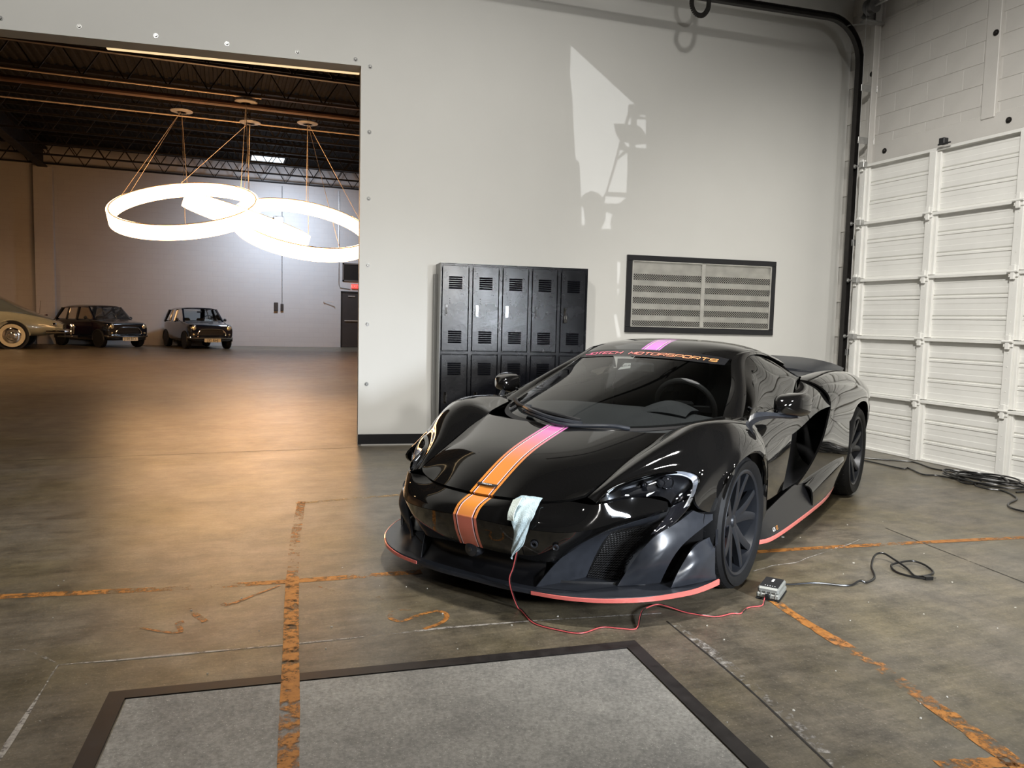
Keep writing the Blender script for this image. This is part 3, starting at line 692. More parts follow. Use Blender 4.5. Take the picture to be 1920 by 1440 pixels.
def head(s):
    M = (lambda p: p) if s > 0 else mir
    root = bpy.data.objects.new('headlight', None); COL.objects.link(root); root.parent = car
    rows = []
    for t, dp in ((0, .004), (.15, .022), (.5, .045), (.85, .022), (1, .004)):
        rows.append([M(lerp(a, b, t, (-dp*.8, -dp*.55, -dp*.1))) for a, b in zip(HT[:7], HB[:7])])
    panel('housing', rows, mat('lamp_housing', (.006, .006, .007), .4, spec=.3), root, nu=3, nv=6, depth=.0, gap=0)
    # silver blade along the upper and outer rim
    r1 = [M(lerp(a, b, .03, (-.004, -.003, 0))) for a, b in zip(HT[1:8], HB[1:8])]; r2 = [M(lerp(a, b, .13+.05*(i > 3), (-.010, -.007, 0))) for i, (a, b) in enumerate(zip(HT[1:8], HB[1:8]))]
    panel('running_light', [r1, r2], mat('drl', (.62, .64, .68), .3, .7), root, nu=2, nv=8, depth=.004, gap=0)
    mb = MB(); q = natspl(np.array(r2), 6); mb.tube(q, .0032, 6); mb.build('light_guide', mat('drl_white', (.85, .88, .92), .2, .3), root)
    # projectors
    for (uv, r) in ((HT[4], .030), (HT[3], .020)):
        pass
    c1 = lerp(HT[4], HB[4], .50, (-.012, -.010, .002)); c2 = lerp(HT[3], HB[3], .45, (-.010, -.008, 0))
    for c, r in ((c1, .026), (lerp(c1, c2, .28), .017), (c2, .012)):
        mb = MB(); mb.lathe([(.0, .010), (r*.5, .009), (r*.8, .004), (r*.85, 0), (r, .004), (r*1.05, -.004), (r*1.05, -.03), (0, -.03)], 18, 2)
        o = mb.build('projector', mat('projector', (.03, .03, .032), .06, .3, coat=1), root)
        d = Vector((.8, s*.5, .15)).normalized(); o.rotation_euler = d.to_track_quat('Z', 'Y').to_euler(); o.location = M(c)
        mb = MB(); mb.lathe([(r*1.0, .004), (r*1.12, .006), (r*1.12, -.006), (r*1.0, -.006)], 18, 2, closed=True); ro = mb.build('bezel', MATS['chrome'], o)
    # bright reflector in the inner tip
    panel('inner_reflector', [[M(lerp(HT[k], HB[k], .35, (-.008, -.005, 0))) for k in (0, 1, 2)], [M(lerp(HT[k], HB[k], .8, (-.008, -.005, 0))) for k in (0, 1, 2)]], 'chrome', root, nu=3, nv=4, depth=0, gap=0)
    # clear lens
    rows = []
    for t, bul in ((0, 0), (.3, .008), (.7, .008), (1, 0)):
        rows.append([M(lerp(a, b, t, (bul, bul*.7, bul*.4))) for a, b in zip(HT[:7], HB[:7])])
    panel('lens', rows, 'lens', root, nu=4, nv=6, depth=.003, gap=0)
    # swept gloss tail under the lamp
    rows = []
    for t, dp in ((0, 0), (.35, .012), (.7, .014), (1, .002)):
        rows.append([M(lerp(a, b, t, (-dp, -dp*.6, 0))) for a, b in zip(HT[6:], HB[6:])])
    panel('lamp_tail', rows, mat('gloss_black', (.01, .01, .012), .05, 0, coat=1), root, nu=4, nv=6, depth=.004, gap=0)
    return root
both(head)
# ---- lower corner vanes
V1 = [[(0.4317, 0.8380, 0.4571), (0.5364, 0.7880, 0.4019), (0.6223, 0.7420, 0.3620), (0.6588, 0.6720, 0.2619), (0.6978, 0.6061, 0.1310)],
      [(0.3632, 0.8680, 0.4316), (0.4712, 0.8320, 0.3839), (0.5698, 0.7950, 0.3387), (0.6458, 0.7420, 0.2584), (0.6284, 0.6707, 0.1310)],
      [(0.2562, 0.9050, 0.4219), (0.3993, 0.8670, 0.3700), (0.5152, 0.8280, 0.3157), (0.5640, 0.7920, 0.2387), (0.5373, 0.7396, 0.1310)]]
panel('corner_vane', V1, 'satin', both=True, nu=6, nv=6, depth=.012, gap=.0005)
V2 = [[(0.2078, 0.8930, 0.3162), (0.4145, 0.8680, 0.3124), (0.4902, 0.8380, 0.2562), (0.5428, 0.8200, 0.1934), (0.5662, 0.8027, 0.1310)],
      [(0.1964, 0.9050, 0.3031), (0.3341, 0.8970, 0.2797), (0.4499, 0.8850, 0.2388), (0.4885, 0.8680, 0.1821), (0.4851, 0.8491, 0.1310)],
      [(.322, .905, .36), (.328, .910, .29), (.332, .914, .22), (.332, .916, .17), (.325, .920, .131)]]
panel('outer_vane', V2, 'satin', both=True, nu=6, nv=6, depth=.012, gap=.0005)
panel('slot_back', [[(.28, .84, .42), (.45, .74, .13)], [(.18, .88, .42), (.25, .86, .13)]], 'matte_black', both=True, depth=.003, gap=0)

# ---- windscreen, roof, pillars, side glass
WS = [[(.235, 0, .722), (.195, .22, .724), (.08, .42, .735), (-.10, .57, .752), (-.325, .684, .778)],
      [(-.08, 0, .862), (-.11, .2, .858), (-.20, .38, .855), (-.345, .53, .853), (-.525, .643, .868)],
      [(-.46, 0, .993), (-.48, .18, .989), (-.54, .34, .978), (-.63, .48, .967), (-.755, .582, .972)],
      [(-.875, 0, 1.118), (-.88, .16, 1.1155), (-.895, .30, 1.108), (-.92, .42, 1.095), (-.955, .508, 1.078)]]
panel('windscreen', WS, 'windscreen', sym=True, nu=8, nv=6, depth=.005, gap=.003)
ROOF = [[(-.885, 0, 1.121), (-.89, .16, 1.1185), (-.905, .30, 1.111), (-.93, .42, 1.098), (-.962, .51, 1.081)],
        [(-1.10, 0, 1.178), (-1.10, .17, 1.175), (-1.11, .32, 1.166), (-1.12, .44, 1.150), (-1.14, .525, 1.128)],
        [(-1.40, 0, 1.188), (-1.40, .17, 1.185), (-1.40, .32, 1.175), (-1.42, .44, 1.155), (-1.43, .535, 1.125)],
        [(-1.80, 0, 1.150), (-1.80, .16, 1.147), (-1.80, .30, 1.136), (-1.82, .42, 1.112), (-1.83, .53, 1.072)]]
panel('roof', ROOF, 'paint_stripe', sym=True, nu=8, nv=6)
# pillar and cant rail: strip between screen/roof edge and the side glass
PI0 = [(-.325, .684, .778), (-.525, .643, .868), (-.755, .582, .972), (-.962, .51, 1.081), (-1.14, .525, 1.128), (-1.43, .535, 1.125), (-1.83, .53, 1.072)]
PI1 = [(-.345, .745, .785), (-.545, .695, .880), (-.775, .618, .985), (-.985, .548, 1.082), (-1.15, .548, 1.122), (-1.44, .558, 1.116), (-1.84, .56, 1.055)]
PI2 = [(-.385, .775, .785), (-.60, .725, .880), (-.82, .645, .983), (-1.01, .578, 1.068), (-1.17, .568, 1.108), (-1.45, .58, 1.096), (-1.85, .59, 1.03)]
panel('roof_pillar', [PI0, PI1, PI2], 'paint', both=True, nu=4, nv=6, gap=.001)
SG_T = [(-.39, .775, .787), (-.60, .723, .880), (-.82, .643, .983), (-1.01, .575, 1.066), (-1.17, .566, 1.104), (-1.40, .58, 1.085), (-1.60, .62, 1.03), (-1.76, .68, .945)]
SG_B = [(-.40, .79, .783), (-.58, .795, .795), (-.78, .797, .805), (-.98, .795, .815), (-1.17, .787, .828), (-1.38, .772, .848), (-1.58, .748, .880), (-1.77, .70, .925)]
SG_M = [lerp(a, b, .5, (0, .022, .010)) for a, b in zip(SG_T, SG_B)]
panel('side_window', [SG_T, SG_M, SG_B], 'side_glass', both=True, nu=6, nv=5, depth=.004, gap=.002)
for s in (1, -1):
    mb = MB(); mb.bar((-.50, s*.772, .845), (-.62, s*.800, .797), .010, .008); mb.build('window_divider', MATS['matte_black'], car)
# ---- doors
DO = [[SG_B[0], SG_B[2], SG_B[4], SG_B[6], (-1.80, .712, .925)],
      [(-.41, .865, .715), (-.77, .878, .742), (-1.15, .88, .775), (-1.52, .868, .835), (-1.78, .845, .875)],
      [(-.40, .905, .650), (-.74, .912, .655), (-1.08, .922, .698), (-1.38, .932, .755), (-1.70, .945, .772)]]
panel('door_upper', DO, 'paint', both=True, nu=6, nv=8)
DL = [[(-.40, .905, .650), (-.60, .91, .662), (-.88, .915, .672)],
      [(-.435, .912, .54), (-.62, .912, .55), (-.885, .906, .57)],
      [(-.50, .898, .42), (-.66, .895, .43), (-.90, .885, .43)],
      [(-.58, .875, .325), (-.72, .872, .322), (-.92, .865, .325)]]
panel('door_lower', DL, 'paint', both=True, nu=6, nv=6)
panel('fender_lower', [[(-.385, .922, .455), (-.50, .896, .42)], [(-.375, .90, .33), (-.58, .873, .325)], [(-.40, .885, .19), (-.60, .87, .19)]], 'paint', both=True, nu=3, nv=3)
# ---- side scoop: dark channel behind the door skin
SC = [[(-.88, .905, .668), (-1.08, .912, .694), (-1.38, .922, .75), (-1.70, .933, .768)],
      [(-.91, .85, .63), (-1.15, .78, .64), (-1.5, .74, .66), (-1.9, .72, .68)],
      [(-.93, .84, .45), (-1.15, .76, .42), (-1.5, .72, .42), (-1.9, .70, .42)],
      [(-.94, .865, .32), (-1.15, .85, .31), (-1.5, .84, .30), (-1.9, .83, .30)]]
panel('side_scoop', SC, 'matte_black', both=True, nu=6, nv=6, depth=.004, gap=0)
# ---- rear haunches
RI = [(-1.80, .712, .93), (-1.95, .68, .945), (-2.2, .60, .93), (-2.5, .54, .92), (-2.8, .54, .925), (-3.1, .58, .93), (-3.32, .64, .915)]
RC = [(-1.80, .80, .915), (-1.95, .795, .945), (-2.2, .785, .968), (-2.5, .785, .970), (-2.8, .785, .955), (-3.1, .79, .925), (-3.36, .80, .88)]
RS = [(-1.76, .905, .855), (-1.93, .91, .885), (-2.2, .915, .895), (-2.5, .925, .885), (-2.8, .93, .865), (-3.1, .91, .84), (-3.40, .87, .80)]
RM = [(-1.70, .945, .775), (-1.88, .955, .79), (-2.12, .965, .80), (-2.42, .975, .80), (-2.80, .975, .785), (-3.12, .945, .75), (-3.43, .89, .70)]
RA = [(-1.67, .945, .715), (-1.82, .955, .66), (-2.24, .965, .62), (-2.44, .97, .715), (-2.80, .97, .725), (-3.04, .95, .60), (-3.08, .93, .42)]
panel('rear_fender', [RI, RC, RS, RM, RA], 'paint', both=True, nu=6, nv=6)
# panel between scoop and rear wheel, running down to the sill
RQ = [[(-1.67, .945, .715), (-1.82, .955, .66), (-2.24, .965, .62)],
      [(-1.60, .93, .56), (-1.85, .94, .52), (-2.29, .96, .48)],
      [(-1.42, .905, .41), (-1.80, .92, .36), (-2.31, .95, .36)],
      [(-1.20, .88, .31), (-1.75, .895, .28), (-2.30, .93, .26)]]
panel('rear_quarter', RQ, 'paint', both=True, nu=6, nv=6)
# ---- deck, tail, airbrake
DK = [[(-1.81, 0, 1.145), (-1.81, .28, 1.13), (-1.84, .52, 1.06), (-1.86, .60, 1.0), (-1.82, .705, .935)], [(-2.3, 0, 1.04), (-2.3, .25, 1.02), (-2.3, .42, .985), (-2.28, .52, .95), (-2.25, .60, .93)],
      [(-2.85, 0, .965), (-2.85, .2, .955), (-2.85, .36, .94), (-2.84, .46, .93), (-2.82, .55, .925)], [(-3.38, 0, .94), (-3.38, .2, .935), (-3.37, .4, .93), (-3.35, .55, .925), (-3.33, .64, .915)]]
panel('rear_deck', DK, 'paint', sym=True, nu=6, nv=5)
TL = [[(-3.38, 0, .93), (-3.37, .4, .92), (-3.36, .70, .90), (-3.37, .80, .875)], [(-3.46, 0, .78), (-3.45, .4, .78), (-3.44, .75, .76), (-3.42, .89, .72)], [(-3.45, 0, .55), (-3.44, .4, .55), (-3.40, .78, .53), (-3.25, .915, .50)], [(-3.30, 0, .22), (-3.30, .4, .22), (-3.22, .75, .25), (-3.08, .90, .32)]]
panel('rear_bumper', TL, 'paint', sym=True, nu=5, nv=5)
AB = [[(-2.95, 0, .955), (-2.95, .3, .95), (-2.98, .5, .932), (-3.06, .64, .912)], [(-3.12, 0, .995), (-3.12, .3, .99), (-3.14, .52, .968), (-3.18, .67, .935)], [(-3.40, 0, 1.035), (-3.40, .3, 1.03), (-3.38, .54, 1.0), (-3.34, .69, .955)]]
panel('airbrake', AB, 'satin', sym=True, nu=5, nv=5, depth=.03)
# ---- sills with their red edge
def sill(s):
    E = [(-.43, .885), (-.50, .912), (-.62, .925), (-.87, .932), (-1.36, .933), (-1.80, .925), (-2.10, .905), (-2.28, .885)]
    Es = [tuple(p) for p in spl(E, 3)]
    rows = [[(x, s*(y-.055-.02*min(1, (-.43-x))), .335-.11*math.exp(-((-.43-x)/.5)) if x > -1.5 else .30-.02*(-1.5-x)) for x, y in Es],
            [(x, s*(y-.035), .21) for x, y in Es], [(x, s*y, .135) for x, y in Es]]
    gridmesh('side_skirt', np.array(rows), MATS['lip_black'], car, gap=0, depth=.01)
    v = []; f = []
    for x, y in Es:
        t = max(0, (-1.6-x)/.7); zl = .118+.05*t*t
        for a, z in ((-.05, zl-.004), (.004, zl-.004), (.004, zl+.012), (0, zl+.018)): v.append((x, s*(y+a), z))
    n = len(Es)
    for i in range(n-1):
        for k in range(4): f.append((i*4+k, i*4+(k+1) % 4, (i+1)*4+(k+1) % 4, (i+1)*4+k))
    f += [(0, 1, 2, 3), tuple(4*n-4+k for k in range(4))]
    o = pydata('skirt_edge', v, f, MATS['red_edge'], car); o['label'] = 'thin red edge of the side skirt'
    # winglet in front of the rear wheel
    WG = [[(-1.38, s*.885, .285), (-1.7, s*.905, .335), (-2.0, s*.925, .365), (-2.2, s*.935, .375)], [(-1.40, s*.925, .25), (-1.7, s*.945, .29), (-2.0, s*.955, .325), (-2.18, s*.955, .335)], [(-1.42, s*.93, .15), (-1.7, s*.93, .15), (-2.0, s*.93, .17), (-2.2, s*.92, .20)]]
    panel('skirt_winglet', WG, 'paint', nu=4, nv=5, depth=.01, gap=0)
both(sill)
# sill lettering
mat('decal_white', (.75, .75, .73), .5); mat('decal_orange', (.85, .33, .05), .5)
for s in (1, -1):
    o = text_mesh('sill_lettering', '675', .030, MATS['decal_white'], car, .0004); o.matrix_local = Matrix.Translation((-.585 if s > 0 else -.637, s*.921, .168)) @ Matrix.Rotation(PI if s > 0 else 0, 4, 'Z') @ Matrix.Rotation(PI/2-.4, 4, 'X')
    o = text_mesh('sill_lettering', 'LT', .030, MATS['decal_orange'], car, .0004); o.matrix_local = Matrix.Translation((-.637 if s > 0 else -.585, s*.923, .168)) @ Matrix.Rotation(PI if s > 0 else 0, 4, 'Z') @ Matrix.Rotation(PI/2-.4, 4, 'X')

# ---- wheel housings
def well(s):
    for cx, r, w0, w1 in ((0, .385, .55, .87), (-2.67, .41, .55, .90)):
        v = []; f = []; n = 24
        for k in range(n+1):
            a = -.25+(PI+.5)*k/n; v += [(cx+r*math.cos(a), s*w0, .33+r*math.sin(a)), (cx+r*math.cos(a), s*w1, .33+r*math.sin(a))]
        for k in range(n): f.append((2*k, 2*k+1, 2*k+3, 2*k+2))
        c = len(v); v.append((cx, s*w0, .33))
        for k in range(n): f.append((2*k, 2*k+2, c))
        pydata('wheel_liner', v, f, MATS['matte_black'], car, fix=False)
both(well)
# ---- wheels
def wheel(s, cx, R, rr, yo, wdt, steer=0.):
    root = bpy.data.objects.new('wheel', None); COL.objects.link(root); root.parent = car
    root.matrix_local = Matrix.Translation((cx, s*yo, R)) @ Matrix.Rotation(steer, 4, 'Z') @ Matrix.Rotation(0 if s > 0 else PI, 4, 'Z')
    # local: +y outwards; tyre
    sw = .012
    prof = [(rr-.008, -.01), (rr+.004, .0), (rr+.02, sw*.6), ((rr+R)/2+.01, sw), (R-.022, .002), (R-.006, -.014), (R, -.04), (R, -wdt+.04), (R-.006, -wdt+.014), (R-.02, -wdt), (rr, -wdt+.01)]
    mb = MB(); mb.lathe(prof, 72, 1, closed=True); ty = mb.build('tyre', MATS['rubber'], root)
    mb = MB()                                                                                  # tread grooves as raised ribs across
    for k in range(60):
        a = 2*PI*k/60; c, q = math.cos(a), math.sin(a); c2, q2 = math.cos(a+.05), math.sin(a+.05)
        mb.bar(((R-.0055)*c, -.018, (R-.0055)*q), ((R-.0004)*c2, -.075, (R-.0004)*q2), .0026, .0022)
    mb.build('tread', MATS['matte_black'], ty, smooth=0)
    # rim barrel and lip
    mb = MB(); mb.lathe([(rr-.004, -.012), (rr, -.004), (rr-.008, .002), (rr-.02, -.004), (rr-.03, -.05), (rr-.045, -wdt*.6), (rr-.02, -wdt+.02), (rr-.004, -wdt+.012)], 64, 1); 
    mb.f = [q for q in mb.f if len(q) == 4]
    mb.build('rim', MATS['wheel_paint'], root)
    # five twin spokes
    mb = MB()
    def spoke(a0, a1, w0, w1, r0, r1, y0, y1):
        d = []
        n = 7
        for k in range(n):
            t = k/(n-1); r = r0+(r1-r0)*t; a = a0+(a1-a0)*t**.8; w_ = w0+(w1-w0)*t; y = y0+(y1-y0)*(t**.8)
            ce = Vector((r*math.cos(a), y, r*math.sin(a))); tg = Vector((-math.sin(a), 0, math.cos(a)))
            th = .03-.008*t
            d += [ce-tg*w_/2+Vector((0, -.004, 0)), ce-tg*w_*.28, ce+tg*w_*.28, ce+tg*w_/2+Vector((0, -.004, 0)), ce+tg*w_*.3+Vector((0, -th-.012, 0)), ce-tg*w_*.3+Vector((0, -th-.012, 0))]
        f = []
        for k in range(n-1):
            for i in range(6): f.append((k*6+i, k*6+(i+1) % 6, (k+1)*6+(i+1) % 6, (k+1)*6+i))
        f += [tuple(range(6))[::-1], tuple(range((n-1)*6, n*6))]
        return d, f
    for k in range(5):
        a = 2*PI*k/5+.42
        for da in (-.29, .29):
            sp_ = MB(); d, f = spoke(a+da*.18, a+da, .058, .036, .030, rr-.014, -.046, -.008); sp_.add(d, f); sp_.build('spoke', MATS['wheel_paint'], root)
    mb = MB(); mb.lathe([(0, -.036), (.020, -.036), (.026, -.040), (.030, -.046), (.058, -.048), (.066, -.056), (.066, -.09), (0, -.09)], 32, 1); mb.build('hub', MATS['wheel_paint'], root)
    mb = MB()
    for k in range(5):
        a = 2*PI*k/5+.1; mb.lathe([(0, -.046), (.006, -.046), (.007, -.055)], 8, 1, (.046*math.cos(a), 0, .046*math.sin(a)))
    mb.build('wheel_bolts', MATS['dark_steel'], root)
    # brake
    mb = MB(); mb.lathe([(.07, -.10), (.185, -.10), (.185, -.128), (.07, -.128)], 40, 1); mb.build('brake_disc', mat('disc_steel', (.10, .10, .10), .4, .7), root)
    mb = MB(); 
    for k in range(8):
        a = -.5+k*.14+(PI if False else 0); mb.bbox(.125*math.cos(a)-.02, .125*math.cos(a)+.02, -.14, -.085, .125*math.sin(a)-.025, .125*math.sin(a)+.025, .006)
    o = mb.build('brake_caliper', mat('caliper_orange', (.75, .20, .08), .4), root)
    return root
for s in (1, -1):
    wheel(s, 0, .3275, .262, .925, .245); wheel(s, -2.67, .349, .268, .945, .31)

# ---- door mirrors
def mirror(s):
    root = bpy.data.objects.new('door_mirror', None); COL.objects.link(root); root.parent = car
    # housing: pod with a flat rear glass
    c = Vector((-.63, s*.958, .858)); v = []; f = []; nr, ns = 9, 20
    for i in range(nr+1):
        t = i/nr; x = .085-.16*t; k = math.sqrt(max(0, 1-((t-1)/1.0)**2))**.8
        for j in range(ns):
            a = 2*PI*j/ns; ca, sa = math.cos(a), math.sin(a); e = .5
            yy = .090*k*(abs(ca)**e)*(1 if ca > 0 else -1); zz = .066*k*(abs(sa)**e)*(1 if sa > 0 else -1)
            v.append((c.x+x-.03*(yy/.09), c.y+s*(yy), c.z+zz+.006*yy/.1))
    for i in range(nr):
        for j in range(ns): f.append((i*ns+j, i*ns+(j+1) % ns, (i+1)*ns+(j+1) % ns, (i+1)*ns+j))
    f += [tuple(range(ns)), tuple(range(nr*ns, (nr+1)*ns))]
    pydata('housing', v, f, MATS['paint'], root, 40)
    # blade-like stalk
    q = [(-.40, s*.815, .775), (-.43, s*.84, .80), (-.49, s*.875, .808), (-.56, s*.92, .805), (-.62, s*.965, .797), (-.66, s*1.0, .797)]
    Q = spl(q, 5); v = []; f = []
    for i, p in enumerate(Q):
        t = i/(len(Q)-1); h = .028*(1-t)**1.5+.007; w_ = .035-.01*t
        for a, b in ((w_, 0), (0, h), (-w_, 0), (0, -h)): v.append((p[0]+a, p[1], p[2]+b))
    for i in range(len(Q)-1):
        for k in range(4): f.append((i*4+k, i*4+(k+1) % 4, (i+1)*4+(k+1) % 4, (i+1)*4+k))
    f += [(0, 1, 2, 3), tuple(len(v)-4+k for k in range(4))]
    pydata('stalk', v, f, MATS['satin'], root, 50)
    mb = MB(); mb.bbox(c.x-.078, c.x-.072, c.y-.075, c.y+.075, c.z-.05, c.z+.05, .002); o = mb.build('mirror_glass', MATS['chrome'], root)
both(mirror)

# ---- wipers
wp = bpy.data.objects.new('wiper', None); COL.objects.link(wp); wp.parent = car
def srf(y, t):
    """point on the windscreen: t from base (0) to top (1)"""
    G = np.array(WS); c = [natspl(G[:, k], 12)[int(round(t*36))] for k in range(5)]
    c = np.array(c); ys = c[:, 1]; return tuple(np.array([np.interp(abs(y), ys, c[:, k]) for k in range(3)])*np.array([1, 1, 1]) * np.array([1, 0, 1]) + np.array([0, y, 0]))
def up(p, h): return (p[0]+h*.35, p[1], p[2]+h)
blade = [up(srf(y, t), .022) for y, t in ((-.56, .12), (-.40, .10), (-.20, .10), (0.0, .08), (.10, .06))]
mb = MB()
B_ = spl(blade, 4)
mb.tube(B_, .012, 8)
mb.build('blade', MATS['matte_black'], wp)
mb = MB(); A_ = spl([up(srf(.12, .02), .02), up(srf(-.05, .035), .036), up(srf(-.2, .06), .042), up(srf(-.32, .09), .036)], 5)
mb.tube(A_, .0135, 8)
mb.build('arm', MATS['satin'], wp)
mb = MB(); A2 = spl([up(srf(.36, .01), .014), up(srf(.28, .01), .03), up(srf(.12, .01), .026), up(srf(0, .01), .028), up(srf(-.16, .025), .034), up(srf(-.30, .06), .03)], 5)
mb.tube(A2, .011, 8)
mb.bar(up(srf(-.28, .055), .034), up(srf(-.30, .10), .036), .03, .012); mb.build('linkage', MATS['satin'], wp)
# cowl strip at the foot of the screen
panel('cowl', [[(.228, 0, .728), (.2, .22, .729), (.09, .42, .738), (-.095, .575, .752), (-.335, .695, .775)], [(.16, 0, .748), (.13, .22, .748), (.02, .41, .757), (-.15, .555, .772), (-.37, .672, .797)]], 'matte_black', sym=True, nu=2, nv=6, depth=.004, gap=0)

# ---- sunstrip lettering on the screen
panel('sun_strip', [[tuple(np.array(srf(y, t))+np.array((.002, 0, .004))) for y in (0, .16, .30, .42, .50)] for t in (.89, .945, .995)], mat('strip_black', (.010, .010, .011), .25), sym=True, nu=3, nv=6, depth=0, gap=0)
GLY = {'J': [[(0, .3), (.05, 0), (.85, 0), (1, .15), (1, 1)]], 'O': [[(.08, 0), (.92, 0), (1, .12), (1, .88), (.92, 1), (.08, 1), (0, .88), (0, .12), (.08, 0)]],
       'T': [[(0, 1), (1, 1)], [(.5, 1), (.5, 0)]], 'E': [[(1, 1), (.08, 1), (0, .88), (0, .12), (.08, 0), (1, 0)], [(0, .5), (.9, .5)]],
       'C': [[(1, 1), (.08, 1), (0, .88), (0, .12), (.08, 0), (1, 0)]], 'H': [[(0, 0), (0, 1)], [(1, 0), (1, 1)], [(0, .5), (1, .5)]],
       'M': [[(0, 0), (0, 1), (.5, .3), (1, 1), (1, 0)]], 'R': [[(0, 0), (0, 1), (.92, 1), (1, .9), (1, .5), (.92, .4), (0, .4)], [(.6, .4), (1, 0)]],
       'S': [[(1, 1), (.08, 1), (0, .9), (0, .6), (.08, .5), (.92, .5), (1, .4), (1, .1), (.92, 0), (0, 0)]], 'P': [[(0, 0), (0, 1), (.92, 1), (1, .9), (1, .5), (.92, .4), (0, .4)]]}
def srff(y, t):
    j = t*36; j0 = min(35, int(math.floor(j))); a = np.array(srf(y, j0/36)); b = np.array(srf(y, (j0+1)/36)); return a+(b-a)*(j-j0)
def strip_text():
    T_ = 'JOTECH MOTORSPORTS'; cw = .915/len(T_); lift = np.array((.004, 0, .0075)); k = 0
    for word in T_.split(' '):
        mb = MB()
        for ch in word:
            for st in GLY[ch]:
                pts = []
                for (x0, z0), (x1, z1) in zip(st[:-1], st[1:]):
                    n = max(1, int(abs(x1-x0)*4)); pts += [(x0+(x1-x0)*j/n, z0+(z1-z0)*j/n) for j in range(n)]
                pts.append(st[-1]); Q = []
                for x, z in pts:
                    y = -.4575+(k+.08+x*.80+.06*z)*cw; Q.append(srff(y, .917+.034*z)+lift)
                for a, b in zip(Q[:-1], Q[1:]): mb.bar(a, b, .0052, .001, up=(.35, 0, .93))
            k += 1
        k += 1; mb.build('sun_strip_lettering', MATS['banner_print'], car, smooth=0)
m = mat('banner_print', (.8, .25, .22), .4); nt = m.node_tree; tc = nt.nodes.new('ShaderNodeTexCoord'); sx = nt.nodes.new('ShaderNodeSeparateXYZ'); nt.links.new(tc.outputs['Object'], sx.inputs[0])
mr = nt.nodes.new('ShaderNodeMapRange'); mr.inputs['From Min'].default_value = -.45; mr.inputs['From Max'].default_value = .45; nt.links.new(sx.outputs['Y'], mr.inputs[0])
rp = nt.nodes.new('ShaderNodeValToRGB'); rp.color_ramp.elements[0].color = (.72, .12, .25, 1); rp.color_ramp.elements[1].color = (.85, .38, .13, 1); nt.links.new(mr.outputs[0], rp.inputs[0]); nt.links.new(rp.outputs[0], nt.nodes['Principled BSDF'].inputs['Base Color'])
strip_text()

# ---- cabin
panel('dashboard', [[(.05, 0, .70), (.02, .3, .70), (-.15, .55, .72)], [(-.25, 0, .79), (-.27, .3, .79), (-.33, .6, .77)], [(-.48, 0, .78), (-.50, .3, .775), (-.50, .62, .75)], [(-.56, 0, .60), (-.56, .3, .60), (-.56, .65, .60)]], 'alcantara', sym=True, depth=.01, gap=0)
o = panel('instrument_binnacle', [[(-.28, .22, .785), (-.27, .36, .80), (-.28, .50, .785)], [(-.36, .22, .81), (-.36, .36, .855), (-.36, .50, .81)], [(-.50, .23, .80), (-.50, .36, .84), (-.50, .49, .80)]], 'alcantara', nu=5, nv=5, depth=.05, gap=0)
sw = bpy.data.objects.new('steering_wheel', None); COL.objects.link(sw); sw.parent = car; sw.matrix_local = Matrix.Translation((-.62, .36, .80)) @ Matrix.Rotation(-1.18, 4, 'Y')
mb = MB(); mb.tube([(.175*math.cos(2*PI*k/40), .18*math.sin(2*PI*k/40), 0) for k in range(40)], .016, 10, closed=True); mb.build('rim', mat('leather', (.03, .03, .03), .5), sw)
mb = MB(); mb.bbox(-.05, .05, -.06, .06, -.03, .0, .012); mb.bar((0, .05, -.01), (0, .17, 0), .035, .015); mb.bar((0, -.05, -.01), (0, -.17, 0), .035, .015); mb.bar((-.04, 0, -.01), (-.17, 0, 0), .03, .015); mb.build('spokes', MATS['interior'], sw)
def seat(s):
    root = bpy.data.objects.new('seat', None); COL.objects.link(root); root.parent = car; root.location = (-1.12, s*.36, 0)
    mb = MB(); mb.bbox(-.25, .28, -.25, .25, .22, .40, .05); mb.build('cushion', MATS['alcantara'], root)
    mb = MB(); v = [(-.30, .36, .0), ]
    P_ = [(-.20, .36), (-.34, .60), (-.42, .86), (-.44, 1.02), (-.52, 1.02), (-.54, .8), (-.42, .5), (-.34, .34)]
    mb.prism([(x, z) for x, z in P_], 1, -.21, .21); b_ = mb.build('backrest', MATS['alcantara'], root)
    for k in (-1, 1):
        mb = MB(); mb.prism([(-.14, .36), (-.28, .62), (-.38, .80), (-.52, .8), (-.42, .5), (-.34, .34)], 1, k*.2, k*.26); mb.build('bolster', MATS['interior'], root)
both(seat)
panel('cabin_floor', [[(-.2, 0, .25), (-.2, .75, .3)], [(-1.7, 0, .25), (-1.7, .75, .3)]], 'interior', sym=True, depth=.01, gap=0)
panel('bulkhead', [[(-1.62, 0, .25), (-1.62, .70, .3)], [(-1.66, 0, .8), (-1.66, .66, .8)], [(-1.72, 0, 1.10), (-1.72, .45, 1.05)]], 'interior', sym=True, depth=.01, gap=0)
for s in (1, -1): panel('door_card', [[(-.42, s*.74, .30), (-1.62, s*.70, .30)], [(-.42, s*.75, .62), (-1.62, s*.70, .66)], [(-.44, s*.765, .778), (-1.62, s*.72, .86)]], 'interior', nu=3, nv=3, depth=.01, gap=0)
mb = MB(); mb.bbox(-.03, .0, -.11, .11, -.035, .03, .012); o = mb.build('interior_mirror', MATS['interior'], car); o.location = (-.70, 0, 1.015)

# ---- badges: nose emblem, bonnet script, tow eye cover
mb = MB(); mb.bbox(-.008, .008, -.055, .055, 0, .003, .0014); o = mb.build('nameplate', MATS['matte_black'], car); o.matrix_local = Matrix.Translation((.855, 0, .524)) @ Matrix.Rotation(.46, 4, 'Y')
t_ = text_mesh('lettering', 'McLaren', .013, MATS['decal_white'], o, .0004, sx=1.25); t_.location = (0, 0, .0036); t_.rotation_euler = (0, 0, PI/2)

